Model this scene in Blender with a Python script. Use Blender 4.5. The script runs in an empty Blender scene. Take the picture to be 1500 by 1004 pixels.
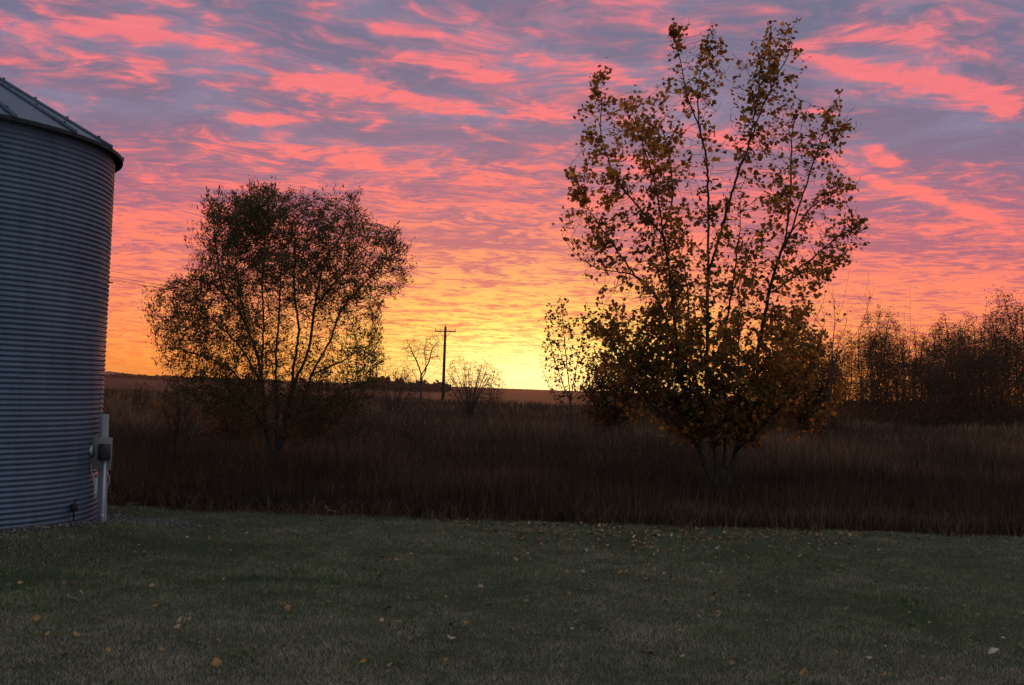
import bpy, math, random
import numpy as np
from mathutils import Matrix, Vector

# ------------------------------------------------------------------ camera, sky, sun, exposure
SC = bpy.context.scene
COL = SC.collection
R = math.radians
EYE = 2.0
F = 1727.0                       # focal length in photo pixels (photo 1500 x 1004)
PITCH, ROLL = R(2.22), R(1.9)

cam_data = bpy.data.cameras.new('camera')
cam = bpy.data.objects.new('camera', cam_data)
COL.objects.link(cam)
cam_data.sensor_width = 36.0
cam_data.lens = 36.0 * F / 1500.0
cam_data.clip_start = 0.1
cam_data.clip_end = 12000
CAM_M = Matrix.Translation((0, 0, EYE)) @ Matrix.Rotation(math.pi / 2 + PITCH, 4, 'X') @ Matrix.Rotation(ROLL, 4, 'Z')
cam.matrix_world = CAM_M
SC.camera = cam
SC.view_settings.view_transform = 'Standard'
SC.view_settings.look = 'None'
SC.view_settings.exposure = 0.0
SC.view_settings.gamma = 1.0
SC.render.engine = 'CYCLES'
SC.cycles.max_bounces = 6
SC.cycles.diffuse_bounces = 3
SC.cycles.glossy_bounces = 3
SC.cycles.transmission_bounces = 3
SC.cycles.transparent_max_bounces = 6

CM3 = CAM_M.to_3x3()


def ray(px, py):
    return CM3 @ Vector(((px - 750) / F, -(py - 502) / F, -1.0))


def at(px, py, Y):
    """World point seen at a photo pixel, at distance Y ahead."""
    d = ray(px, py)
    return Vector((0, 0, EYE)) + d * (Y / d.y)


def lin(r, g, b):
    return tuple(((c / 255.0) / 12.92 if c <= 10 else (((c / 255.0) + 0.055) / 1.055) ** 2.4) for c in (r, g, b)) + (1.0,)


class NT:
    """Small helper for writing node trees."""
    def __init__(self, tree):
        self.t = tree
        self.t.nodes.clear()

    def n(self, kind, **kw):
        nd = self.t.nodes.new(kind)
        for k, v in kw.items():
            setattr(nd, k, v)
        return nd

    def put(self, sock, v):
        if isinstance(v, bpy.types.NodeSocket):
            self.t.links.new(v, sock)
        elif v is not None:
            sock.default_value = v

    def m(self, op, a, b=None, c=None, clamp=False):
        nd = self.n('ShaderNodeMath', operation=op, use_clamp=clamp)
        for i, v in enumerate((a, b, c)):
            self.put(nd.inputs[i], v)
        return nd.outputs[0]

    def vm(self, op, a, b=None, out=0):
        nd = self.n('ShaderNodeVectorMath', operation=op)
        self.put(nd.inputs[0], a)
        self.put(nd.inputs[1], b)
        return nd.outputs[out]

    def comb(self, x, y, z):
        nd = self.n('ShaderNodeCombineXYZ')
        for i, v in enumerate((x, y, z)):
            self.put(nd.inputs[i], v)
        return nd.outputs[0]

    def noise(self, vec, scale, detail=4, rough=0.55, dist=0.0, out=0):
        nd = self.n('ShaderNodeTexNoise')
        self.put(nd.inputs['Vector'], vec)
        nd.inputs['Scale'].default_value = scale
        nd.inputs['Detail'].default_value = detail
        nd.inputs['Roughness'].default_value = rough
        nd.inputs['Distortion'].default_value = dist
        return nd.outputs[out]

    def ramp(self, f, stops, interp='LINEAR'):
        nd = self.n('ShaderNodeValToRGB')
        cr = nd.color_ramp
        cr.interpolation = interp
        while len(cr.elements) < len(stops):
            cr.elements.new(0.5)
        for e, (p, c) in zip(cr.elements, stops):
            e.position = p
            e.color = c if len(c) == 4 else tuple(c) + (1.0,)
        self.put(nd.inputs[0], f)
        return nd.outputs[0]

    def mix(self, f, a, b, blend='MIX'):
        nd = self.n('ShaderNodeMix', data_type='RGBA', blend_type=blend)
        self.put(nd.inputs[0], f)
        self.put(nd.inputs[6], a)
        self.put(nd.inputs[7], b)
        return nd.outputs[2]

    def sstep(self, x, lo, hi):
        nd = self.n('ShaderNodeMapRange', interpolation_type='SMOOTHSTEP')
        self.put(nd.inputs[0], x)
        nd.inputs[1].default_value = lo
        nd.inputs[2].default_value = hi
        return nd.outputs[0]


SUN_AZ = math.atan2(ray(775, 560).x, ray(775, 560).y)     # just below the brightest strip of the horizon

world = bpy.data.worlds.new('World')
SC.world = world
world.use_nodes = True
world.cycles.sampling_method = 'MANUAL'
world.cycles.sample_map_resolution = 1024


def build_sky():
    w = NT(world.node_tree)
    tc = w.n('ShaderNodeTexCoord')
    sep = w.n('ShaderNodeSeparateXYZ')
    w.put(sep.inputs[0], tc.outputs['Generated'])
    X, Y, Z = sep.outputs
    front = w.sstep(Y, 0.0, 0.55)
    Ys = w.m('MAXIMUM', Y, 0.12)
    U = w.m('DIVIDE', X, Ys)
    V = w.m('MAXIMUM', w.m('DIVIDE', Z, Ys), 0.0)
    zc = w.m('MAXIMUM', Z, 0.0)
    inv = w.m('DIVIDE', 1.0, w.m('ADD', zc, 0.022))
    PX = w.m('MULTIPLY', X, inv)
    PY = w.m('MULTIPLY', Y, inv)
    P = w.comb(PX, PY, 0.0)
    # broad, middle and fine structure of one cloud sheet, in the plane it lies in
    warp = w.noise(P, 1.3, 3, 0.5, 0, out=1)
    Pw = w.vm('ADD', P, w.vm('MULTIPLY', w.vm('SUBTRACT', warp, (0.5, 0.5, 0.5)), (0.7, 0.7, 0.0)))
    Ps = w.vm('MULTIPLY', Pw, (1.0, 0.9, 1.0))
    n_big = w.noise(Ps, 2.4, 5, 0.5)
    n_mid = w.noise(w.vm('ADD', Ps, (7.3, 2.1, 0.0)), 8.0, 5, 0.56)
    n_fine = w.noise(w.vm('MULTIPLY', Pw, (0.75, 1.3, 1.0)), 16.0, 6, 0.64)
    # named banks and gaps (px, py, half-length px, half-height px, tilt deg, weight)
    banks = [
        (110, 38, 120, 12, 0, 1.0), (300, 68, 130, 13, 8, 0.9), (480, 112, 85, 13, -10, 0.95), (60, 100, 70, 12, 5, 0.6),
        (560, 40, 120, 11, 5, 0.7), (630, 152, 170, 13, 5, 1.0), (690, 98, 90, 14, 8, 0.9), (215, 112, 45, 12, 5, 0.8),
        (395, 180, 75, 11, -4, 0.9), (320, 132, 28, 8, 5, 0.9), (540, 182, 30, 8, -20, 0.7), (125, 148, 12, 8, 10, 0.8),
        (880, 110, 90, 16, 3, 0.7), (780, 172, 110, 9, 4, 0.8), (960, 40, 150, 12, 0, 0.6),
        (1240, 95, 90, 16, 20, 0.95), (1370, 128, 110, 14, 6, 0.95), (1455, 160, 45, 16, 20, 0.9), (1330, 50, 160, 16, 4, 0.6),
        (1300, 234, 42, 9, 22, 1.0), (1230, 165, 75, 5, 2, 0.7), (1440, 243, 40, 5, -8, 0.8),
        (1330, 275, 130, 11, 16, 1.0), (1440, 315, 60, 11, 12, 0.9), (1050, 200, 70, 8, 4, 0.5),
        (500, 232, 380, 18, 3, 0.55), (300, 330, 200, 30, 0, 0.5), (760, 300, 240, 20, 2, 0.3),
        (1300, 410, 260, 26, 0, 0.4), (1000, 250, 200, 14, 5, 0.4),
        # dark gaps
        (220, 165, 130, 24, 5, -0.95), (620, 66, 80, 18, 3, -0.7), (650, 125, 80, 8, 5, -0.5), (1360, 190, 150, 22, 3, -1.2),
        (1400, 220, 100, 24, 8, -0.8), (880, 200, 130, 14, 4, -0.7), (720, 352, 130, 9, 2, -0.9), (1340, 365, 120, 9, 0, -0.7),
        (560, 200, 110, 8, 4, -0.6), (1180, 240, 60, 14, 10, -0.6), (700, 210, 130, 9, 3, -0.5), (225, 287, 60, 9, 5, -0.7),
        (1270, 300, 40, 8, 0, -0.5), (1430, 62, 40, 8, 10, -0.4), (380, 40, 50, 8, 0, -0.5), (1090, 120, 110, 22, 0, -0.5),
        (850, 70, 60, 10, 0, -0.5), (180, 75, 60, 8, 10, -0.5), (690, 325, 90, 6, 2, -0.5),
    ]
    wob = w.noise(w.comb(U, w.m('MULTIPLY', V, 2.2), 0.0), 11.0, 4, 0.6, 0, out=1)
    UVw = w.vm('ADD', w.comb(U, V, 0.0), w.vm('MULTIPLY', w.vm('SUBTRACT', wob, (0.5, 0.5, 0.5)), (0.08, 0.034, 0.0)))
    total = None
    for px, py, hl, hh, tilt, wt in banks:
        d = ray(px, py)
        u0, v0 = d.x / d.y, d.z / d.y
        a = -R(tilt + 1.9)
        # rotate then scale by a mapping node, gaussian of the squared length
        mp = w.n('ShaderNodeMapping', vector_type='TEXTURE')
        w.put(mp.inputs['Vector'], UVw)
        mp.inputs['Location'].default_value = (u0, v0, 0)
        mp.inputs['Rotation'].default_value = (0, 0, a)
        mp.inputs['Scale'].default_value = (hl / F, hh / F, 1)
        dot = w.vm('DOT_PRODUCT', mp.outputs[0], mp.outputs[0], out=1)
        g = w.m('EXPONENT', w.m('MULTIPLY', dot, -1.0))
        total = w.m('MULTIPLY_ADD', g, wt, total if total is not None else 0.0)
    banks_f = w.m('MULTIPLY', total, front)
    f = w.m('ADD', w.m('MULTIPLY', n_big, 0.34), w.m('MULTIPLY', n_mid, 0.40))
    fa = w.m('SUBTRACT', 0.27, w.m('MULTIPLY', w.sstep(V, 0.10, 0.25), 0.13))
    f = w.m('ADD', f, w.m('MULTIPLY', n_fine, fa))
    f = w.m('ADD', f, w.m('MULTIPLY', w.m('SUBTRACT', 0.27, fa), 0.5))
    low = w.m('SUBTRACT', 1.0, w.sstep(V, 0.06, 0.22))
    bias = w.m('MULTIPLY', low, 0.016)
    f = w.m('ADD', f, bias)
    f = w.m('MULTIPLY_ADD', banks_f, 0.125, f)
    lit = w.m('ADD', w.m('MULTIPLY', w.sstep(f, 0.450, 0.610), 0.45), w.m('MULTIPLY', w.sstep(f, 0.525, 0.625), 0.55))
    lit_low = w.m('ADD', w.m('MULTIPLY', w.sstep(f, 0.440, 0.530), 0.5), w.m('MULTIPLY', w.sstep(f, 0.490, 0.560), 0.5))
    lit = w.m('ADD', w.m('MULTIPLY', lit, w.m('SUBTRACT', 1.0, low)), w.m('MULTIPLY', lit_low, low))
    # colours against height above the horizon
    vv = w.m('MULTIPLY', V, 2.5)                     # 0..0.4 -> 0..1
    c_lit = w.ramp(vv, [(0.0, (1.05, 0.29, 0.022)), (0.10, (1.08, 0.27, 0.085)), (0.24, (1.05, 0.215, 0.14)), (0.40, (1.03, 0.19, 0.165)),
                        (0.60, lin(248, 120, 124)), (0.85, lin(236, 122, 134))])
    c_dark = w.ramp(vv, [(0.0, lin(238, 98, 48)), (0.10, lin(234, 104, 88)), (0.24, lin(192, 98, 116)), (0.40, lin(160, 102, 128)),
                         (0.55, lin(128, 110, 138)), (0.85, lin(110, 112, 140))])
    dU = w.m('SUBTRACT', U, 0.012)
    u2 = w.m('MULTIPLY', dU, dU)
    v2 = w.m('MULTIPLY', V, V)

    def gauss(su, sv):
        return w.m('EXPONENT', w.m('MULTIPLY', w.m('ADD', w.m('DIVIDE', u2, su * su), w.m('DIVIDE', v2, sv * sv)), -1.0))
    g_core = gauss(0.085, 0.034)
    g_mid = gauss(0.160, 0.080)
    g_wide = gauss(0.42, 0.080)
    y_lit = w.m('ADD', w.m('MULTIPLY', g_mid, 1.05), w.m('MULTIPLY', g_wide, 0.38), clamp=True)
    y_dark = w.m('ADD', w.m('MULTIPLY', g_mid, 0.30), w.m('MULTIPLY', g_wide, 0.15), clamp=True)
    c_lit = w.mix(y_lit, c_lit, (1.12, 0.84, 0.17, 1.0))
    c_dark = w.mix(y_dark, c_dark, lin(255, 160, 80))
    # thin bluish openings high up
    n_blue = w.sstep(w.noise(w.vm('ADD', Ps, (3.0, 9.0, 0.0)), 2.2, 4, 0.5), 0.42, 0.75)
    high = w.sstep(V, 0.12, 0.26)
    c_dark = w.mix(w.m('MULTIPLY', w.m('MULTIPLY', n_blue, high), 0.75), c_dark, lin(142, 134, 164))
    c = w.mix(lit, c_dark, c_lit)
    c = w.mix(w.m('MULTIPLY', g_core, w.m('MULTIPLY_ADD', lit, 0.5, 0.42)), c, (2.4, 1.9, 0.75, 1.0))
    gain = w.m('ADD', 0.97, w.m('MULTIPLY', w.m('SUBTRACT', n_fine, 0.5), 0.30))
    c = w.mix(1.0, c, w.comb(gain, gain, gain), 'MULTIPLY')
    # away from the sunset: blue-grey cloud overhead and east, brightened to light the lawn
    n_b = w.sstep(n_big, 0.35, 0.65)
    back = w.mix(n_b, BACK_A, BACK_B)
    side = w.m('MULTIPLY', front, w.m('SUBTRACT', 1.0, w.sstep(Z, 0.36, 0.75)))
    c = w.mix(side, back, c)
    # the clear dusk air behind the clouds
    sky = w.n('ShaderNodeTexSky', sky_type='NISHITA')
    sky.sun_disc = False
    sky.sun_elevation = R(1.0)
    sky.sun_rotation = SUN_AZ
    bg1 = w.n('ShaderNodeBackground')
    w.put(bg1.inputs[0], sky.outputs[0])
    bg1.inputs[1].default_value = 0.012
    bg2 = w.n('ShaderNodeBackground')
    w.put(bg2.inputs[0], c)
    bg2.inputs[1].default_value = 1.0
    add = w.n('ShaderNodeAddShader')
    w.put(add.inputs[0], bg1.outputs[0])
    w.put(add.inputs[1], bg2.outputs[0])
    out = w.n('ShaderNodeOutputWorld')
    w.put(out.inputs[0], add.outputs[0])


BACK_A = (0.34, 0.38, 0.46, 1.0)
BACK_B = (0.47, 0.48, 0.54, 1.0)
build_sky()

sun_data = bpy.data.lights.new('sun', 'SUN')
sun_data.energy = 1.1
sun_data.angle = R(4.0)
sun_data.color = (1.0, 0.30, 0.10)
sun = bpy.data.objects.new('sun', sun_data)
COL.objects.link(sun)
sd = Vector((math.sin(SUN_AZ), math.cos(SUN_AZ), math.tan(R(1.0))))
sun.rotation_euler = sd.to_track_quat('Z', 'Y').to_euler()

# ------------------------------------------------------------------ helpers
RNG = np.random.default_rng(11)
random.seed(11)


def tag(o, label=None, cat=None, group=None, kind=None):
    if label:
        o['label'] = label
    if cat:
        o['category'] = cat
    if group:
        o['group'] = group
    if kind:
        o['kind'] = kind
    return o


def empty(name, loc=(0, 0, 0), rz=0.0):
    o = bpy.data.objects.new(name, None)
    o.empty_display_size = 0.2
    COL.objects.link(o)
    o.location = loc
    o.rotation_euler = (0, 0, rz)
    return o


def mesh_obj(name, V, faces, mat, parent=None, tint=None, smooth=False, origin=None):
    """V (n,3); faces: list of integer arrays (m,3) or (m,4)."""
    V = np.asarray(V, dtype=np.float32)
    if origin is not None:
        V = V - np.asarray(origin, dtype=np.float32)
    me = bpy.data.meshes.new(name)
    faces = [np.asarray(f, dtype=np.int32) for f in faces if len(f)]
    loops = np.concatenate([f.ravel() for f in faces])
    tot = np.concatenate([np.full(len(f), f.shape[1], dtype=np.int32) for f in faces])
    start = np.concatenate([[0], np.cumsum(tot)[:-1]]).astype(np.int32)
    me.vertices.add(len(V))
    me.vertices.foreach_set('co', V.ravel())
    me.loops.add(len(loops))
    me.loops.foreach_set('vertex_index', loops)
    me.polygons.add(len(tot))
    me.polygons.foreach_set('loop_start', start)
    me.polygons.foreach_set('loop_total', tot)
    if smooth:
        me.polygons.foreach_set('use_smooth', np.ones(len(tot), dtype=bool))
    me.update(calc_edges=True)
    me.validate()
    if tint is not None:
        at_ = me.attributes.new('tint', 'FLOAT', 'POINT')
        at_.data.foreach_set('value', np.asarray(tint, dtype=np.float32))
    me.materials.append(mat)
    o = bpy.data.objects.new(name, me)
    COL.objects.link(o)
    if parent is not None:
        o.parent = parent
    elif origin is not None:
        o.location = origin
    return o


def principled(name, rough=0.8, spec=0.3, metal=0.0):
    mt = bpy.data.materials.new(name)
    mt.use_nodes = True
    t = NT(mt.node_tree)
    b = t.n('ShaderNodeBsdfPrincipled')
    b.inputs['Roughness'].default_value = rough
    b.inputs['Specular IOR Level'].default_value = spec
    b.inputs['Metallic'].default_value = metal
    o = t.n('ShaderNodeOutputMaterial')
    t.put(o.inputs[0], b.outputs[0])
    return mt, t, b, o


def leaf_mat(name, stops, trans=0.3, rough=0.6):
    """Colour picked by each blade's or leaf's own random number, some light let through."""
    mt, t, b, o = principled(name, rough, 0.2)
    a = t.n('ShaderNodeAttribute', attribute_name='tint')
    c = t.ramp(a.outputs['Fac'], stops)
    t.put(b.inputs['Base Color'], c)
    tr = t.n('ShaderNodeBsdfTranslucent')
    t.put(tr.inputs[0], c)
    mx = t.n('ShaderNodeMixShader')
    mx.inputs[0].default_value = trans
    t.put(mx.inputs[1], b.outputs[0])
    t.put(mx.inputs[2], tr.outputs[0])
    t.put(o.inputs[0], mx.outputs[0])
    return mt


def noise_mat(name, c1, c2, scale=4.0, rough=0.85, spec=0.2, bump=0.0, stretch=(1, 1, 1), detail=6, metal=0.0, c3=None):
    mt, t, b, o = principled(name, rough, spec, metal)
    tc = t.n('ShaderNodeTexCoord')
    v = t.vm('MULTIPLY', tc.outputs['Object'], stretch)
    n = t.noise(v, scale, detail, 0.6)
    stops = [(0.3, c1), (0.7, c2)] if c3 is None else [(0.25, c1), (0.5, c2), (0.75, c3)]
    t.put(b.inputs['Base Color'], t.ramp(n, stops))
    if bump:
        bp = t.n('ShaderNodeBump')
        bp.inputs['Strength'].default_value = bump
        bp.inputs['Distance'].default_value = 0.01
        t.put(bp.inputs['Height'], t.noise(v, scale * 4, 4, 0.6))
        t.put(b.inputs['Normal'], bp.outputs[0])
    return mt


class MB:
    """Collects boxes, tubes and lathes, then links them as one mesh object."""
    def __init__(self):
        self.V, self.F3, self.F4, self.n = [], [], [], 0

    def add(self, V, f3=(), f4=()):
        self.V.append(np.asarray(V, dtype=float))
        if len(f3):
            self.F3.append(np.asarray(f3, dtype=int) + self.n)
        if len(f4):
            self.F4.append(np.asarray(f4, dtype=int) + self.n)
        self.n += len(V)

    def box(self, c, s, rz=0.0, bev=0.0, M=None):
        """Box with small chamfers: centre c, full size s."""
        hx, hy, hz = s[0] / 2, s[1] / 2, s[2] / 2
        if bev <= 0:
            P = [(x, y, z) for z in (-hz, hz) for y in (-hy, hy) for x in (-hx, hx)]
            f4 = [(0, 2, 3, 1), (4, 5, 7, 6), (0, 1, 5, 4), (2, 6, 7, 3), (0, 4, 6, 2), (1, 3, 7, 5)]
            P = np.array(P)
            f3 = []
        else:
            b = bev
            ring = [(-hx + b, -hy), (hx - b, -hy), (hx, -hy + b), (hx, hy - b), (hx - b, hy), (-hx + b, hy), (-hx, hy - b), (-hx, -hy + b)]
            P = []
            for z, k in ((-hz, 1), (-hz + b, 0), (hz - b, 0), (hz, 1)):
                for x, y in ring:
                    sx = (abs(x) - b * k * 0.9) / abs(x)
                    sy = (abs(y) - b * k * 0.9) / abs(y)
                    P.append((x * sx, y * sy, z))
            P += [(0, 0, -hz), (0, 0, hz)]
            P = np.array(P)
            f4 = [(r * 8 + i, r * 8 + (i + 1) % 8, (r + 1) * 8 + (i + 1) % 8, (r + 1) * 8 + i) for r in range(3) for i in range(8)]
            f3 = [(32, (i + 1) % 8, i) for i in range(8)] + [(33, 24 + i, 24 + (i + 1) % 8) for i in range(8)]
        cz, sz = math.cos(rz), math.sin(rz)
        Q = P.copy()
        Q[:, 0] = P[:, 0] * cz - P[:, 1] * sz
        Q[:, 1] = P[:, 0] * sz + P[:, 1] * cz
        Q = Q + np.array(c)
        self.add(Q, f3, f4)
        return self

    def tube(self, pts, rad, n=8, cap=True):
        pts = [np.array(p, dtype=float) for p in pts]
        if not hasattr(rad, '__len__'):
            rad = [rad] * len(pts)
        rings = []
        up = np.array((0.0, 0.0, 1.0))
        for i, p in enumerate(pts):
            a = pts[max(i - 1, 0)]
            b = pts[min(i + 1, len(pts) - 1)]
            d = (b - a) / (np.linalg.norm(b - a) + 1e-9)
            ref = up if abs(d[2]) < 0.9 else np.array((1.0, 0, 0))
            u = np.cross(d, ref)
            u /= np.linalg.norm(u)
            v = np.cross(d, u)
            rings.append([p + rad[i] * (u * math.cos(2 * math.pi * k / n) + v * math.sin(2 * math.pi * k / n)) for k in range(n)])
        Vv = [q for r_ in rings for q in r_]
        f4 = [(i * n + k, i * n + (k + 1) % n, (i + 1) * n + (k + 1) % n, (i + 1) * n + k) for i in range(len(pts) - 1) for k in range(n)]
        f3 = []
        if cap:
            Vv += [pts[0], pts[-1]]
            m = len(pts) * n
            f3 = [(m, (k + 1) % n, k) for k in range(n)] + [(m + 1, m - n + k, m - n + (k + 1) % n) for k in range(n)]
        self.add(Vv, f3, f4)
        return self

    def lathe(self, prof, n=24, c=(0, 0, 0)):
        Vv = [(c[0] + r_ * math.cos(2 * math.pi * k / n), c[1] + r_ * math.sin(2 * math.pi * k / n), c[2] + z) for r_, z in prof for k in range(n)]
        f4 = [(i * n + k, i * n + (k + 1) % n, (i + 1) * n + (k + 1) % n, (i + 1) * n + k) for i in range(len(prof) - 1) for k in range(n)]
        self.add(Vv, (), f4)
        return self

    def obj(self, name, mat, parent=None, smooth=False, origin=None):
        fs = []
        if self.F3:
            fs.append(np.concatenate(self.F3))
        if self.F4:
            fs.append(np.concatenate(self.F4))
        return mesh_obj(name, np.concatenate(self.V), fs, mat, parent, smooth=smooth, origin=origin)


# smooth value noise for placing things and shaping the ground
_G = np.random.default_rng(5).random((256, 256))


def vnoise(x, y):
    x = np.asarray(x, dtype=float)
    y = np.asarray(y, dtype=float)
    xi, yi = np.floor(x).astype(int), np.floor(y).astype(int)
    fx, fy = x - xi, y - yi
    fx, fy = fx * fx * (3 - 2 * fx), fy * fy * (3 - 2 * fy)
    g = lambda a, b: _G[a % 256, b % 256]
    return (g(xi, yi) * (1 - fx) + g(xi + 1, yi) * fx) * (1 - fy) + (g(xi, yi + 1) * (1 - fx) + g(xi + 1, yi + 1) * fx) * fy


def sst(x, lo, hi):
    t = np.clip((np.asarray(x, dtype=float) - lo) / (hi - lo), 0, 1)
    return t * t * (3 - 2 * t)


SILO_R = 2.7
_p = at(143.5, 755, 15.9)
_t = Vector((_p.x, _p.y)).normalized()
SILO_C = Vector((_p.x - _t.y * SILO_R, _p.y + _t.x * SILO_R))
EDGE = 17.95                                        # where the mown lawn stops and the tall grass starts


def ground_z(x, y):
    x = np.asarray(x, dtype=float)
    y = np.asarray(y, dtype=float)
    z = (vnoise(x * 0.35, y * 0.35) - 0.5) * 0.03
    z = z + sst(y, 20, 100) * (0.25 + 0.1 * (vnoise(x * 0.03, y * 0.03) - 0.5)) + (vnoise(x * 0.12 + 9, y * 0.12) - 0.5) * 0.22 * sst(y, 19, 26)
    z = z - sst(y, 120, 420) * 2.2
    z = z + sst(y, 900, 2100) * (2.2 + 0.8 * (vnoise(x * 0.004, y * 0.003) - 0.5) - 0.002 * np.clip(x, -1000, 1000))
    d = np.hypot(x - SILO_C.x, y - SILO_C.y)
    z = z + (0.06 + 0.13 * sst(y, 15.9, 14.0)) * (1 - sst(d, SILO_R + 0.25, SILO_R + 1.7))
    return z


def gz(x, y):
    return float(ground_z(x, y))


# ------------------------------------------------------------------ the ground
def build_ground():
    ys = np.concatenate([-np.geomspace(60, 0.5, 18), np.arange(0, 24, 0.4), np.geomspace(24, 4200, 130)])
    us = np.linspace(-1, 1, 161)
    Yg, Ug = np.meshgrid(ys, us, indexing='ij')
    Xg = Ug * (22 + 0.95 * np.abs(Yg))
    Zg = ground_z(Xg, Yg)
    nr, nc = Yg.shape
    idx = np.arange(nr * nc).reshape(nr, nc)
    f = np.stack([idx[:-1, :-1], idx[:-1, 1:], idx[1:, 1:], idx[1:, :-1]], -1).reshape(-1, 4)
    mt, t, b, o = principled('ground', 0.95, 0.1)
    tc = t.n('ShaderNodeTexCoord')
    sep = t.n('ShaderNodeSeparateXYZ')
    t.put(sep.inputs[0], tc.outputs['Object'])
    n1 = t.noise(tc.outputs['Object'], 1.2, 6, 0.65)
    n2 = t.noise(tc.outputs['Object'], 30.0, 4, 0.6)
    lawn = t.ramp(t.m('ADD', t.m('MULTIPLY', n1, 0.5), t.m('MULTIPLY', n2, 0.5)), [(0.3, (0.022, 0.026, 0.014)), (0.7, (0.06, 0.055, 0.036))])
    field = t.ramp(n1, [(0.3, (0.035, 0.022, 0.014)), (0.7, (0.07, 0.045, 0.030))])
    far = t.ramp(t.noise(t.vm('MULTIPLY', tc.outputs['Object'], (0.25, 0.6, 1.0)), 0.03, 5, 0.7), [(0.38, (0.010, 0.006, 0.004)), (0.5, (0.030, 0.014, 0.007)), (0.62, (0.060, 0.028, 0.014))])
    edge = t.m('ADD', sep.outputs[1], t.m('MULTIPLY', t.m('SUBTRACT', n1, 0.5), 0.8))
    c = t.mix(t.sstep(edge, EDGE - 0.3, EDGE + 0.3), lawn, field)
    c = t.mix(t.sstep(sep.outputs[1], 100, 220), c, far)
    t.put(b.inputs['Base Color'], c)
    g = mesh_obj('ground', np.stack([Xg, Yg, Zg], -1).reshape(-1, 3), [f], mt, smooth=True)
    tag(g, kind='structure')


build_ground()


def build_hills():
    """Low rise on the far left of the horizon."""
    mt = noise_mat('hill_cover', (0.05, 0.035, 0.04, 1), (0.09, 0.055, 0.055, 1), 0.01)
    xs = np.linspace(-2400, -700, 120)
    prof = np.zeros_like(xs)
    for i, x in enumerate(xs):
        az = x / 3400.0
        px = 750 + az * F
        e = 9.0 * float(sst(px, 250, 110)) if px > 0 else 9.0
        e = 9.0 * float(1 - sst(px, 120, 275)) + 4.5 * math.exp(-((px - 163) / 5.0) ** 2) + 2.5 * math.exp(-((px - 177) / 6.0) ** 2) + 1.2 * float(vnoise(px * 0.12, 3))
        prof[i] = e
    V, F4 = [], []
    for k, (dy, s) in enumerate(((-260, 0.0), (-120, 0.55), (0, 1.0), (200, 0.5), (420, 0.0))):
        for i, x in enumerate(xs):
            V.append((x, 3400 + dy, 0.2 + prof[i] * s))
    n = len(xs)
    for k in range(4):
        for i in range(n - 1):
            F4.append((k * n + i, k * n + i + 1, (k + 1) * n + i + 1, (k + 1) * n + i))
    tag(mesh_obj('hills', V, [np.array(F4)], mt, smooth=True), kind='structure')


build_hills()

# ------------------------------------------------------------------ grass
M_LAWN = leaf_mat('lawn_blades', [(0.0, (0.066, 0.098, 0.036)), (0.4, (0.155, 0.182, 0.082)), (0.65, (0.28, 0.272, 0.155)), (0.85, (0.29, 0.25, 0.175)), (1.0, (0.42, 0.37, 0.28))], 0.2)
M_TALL = leaf_mat('tall_grass_blades', [(0.0, (0.014, 0.012, 0.007)), (0.4, (0.050, 0.031, 0.017)), (0.75, (0.115, 0.066, 0.034)), (1.0, (0.27, 0.165, 0.09))], 0.3)


def ring_patch(x, y):
    """Darker, lusher arcs in the lawn (0..1)."""
    out = np.zeros_like(x)
    c1 = at(440, 849, 1)          # arc on the left half of the lawn
    d = ray(430, 849)
    T = EYE / -d.z
    cx, cy = d.x * T, d.y * T
    rr = np.hypot((x - cx) / 1.15, (y - (cy - 1.0)) * 1.15)
    ang = np.arctan2(y - (cy - 1.0), x - cx)
    out = np.maximum(out, np.exp(-((rr - 1.15) / 0.14) ** 2) * 1.3 * sst(np.sin(ang), 0.25, 0.7))
    for px, py, sx, sy in ((1340, 905, 0.55, 0.55), (1290, 880, 0.5, 0.35), (260, 800, 1.2, 0.7), (1160, 820, 1.0, 0.5), (1050, 930, 0.35, 0.3), (60, 850, 0.6, 1.0)):
        d = ray(px, py)
        T = EYE / -d.z
        out = np.maximum(out, 0.75 * np.exp(-((x - d.x * T) / sx) ** 2 - ((y - d.y * T) / sy) ** 2))
    return out


def blades(x, y, z, h, w, lean, rng, seg=2):
    n = len(x)
    th = rng.random(n) * 2 * np.pi
    la = rng.random(n) * 2 * np.pi
    dx, dy = np.cos(th) * w / 2, np.sin(th) * w / 2
    lx, ly = np.cos(la) * lean * h, np.sin(la) * lean * h
    b = np.stack([x, y, z], -1)
    side = np.stack([dx, dy, np.zeros(n)], -1)
    tip = b + np.stack([lx, ly, h], -1)
    if seg == 1:
        V = np.stack([b - side, b + side, tip], 1).reshape(-1, 3)
        f = np.arange(3 * n).reshape(n, 3)
        return V, [f], 3
    mid = b + np.stack([lx * 0.35, ly * 0.35, h * 0.6], -1)
    V = np.stack([b - side, b + side, mid + side * 0.8, mid - side * 0.8, tip], 1).reshape(-1, 3)
    k = np.arange(n)[:, None] * 5
    return V, [k + np.array([[0, 1, 2, 3]]), k + np.array([[3, 2, 4]])], 5


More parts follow.
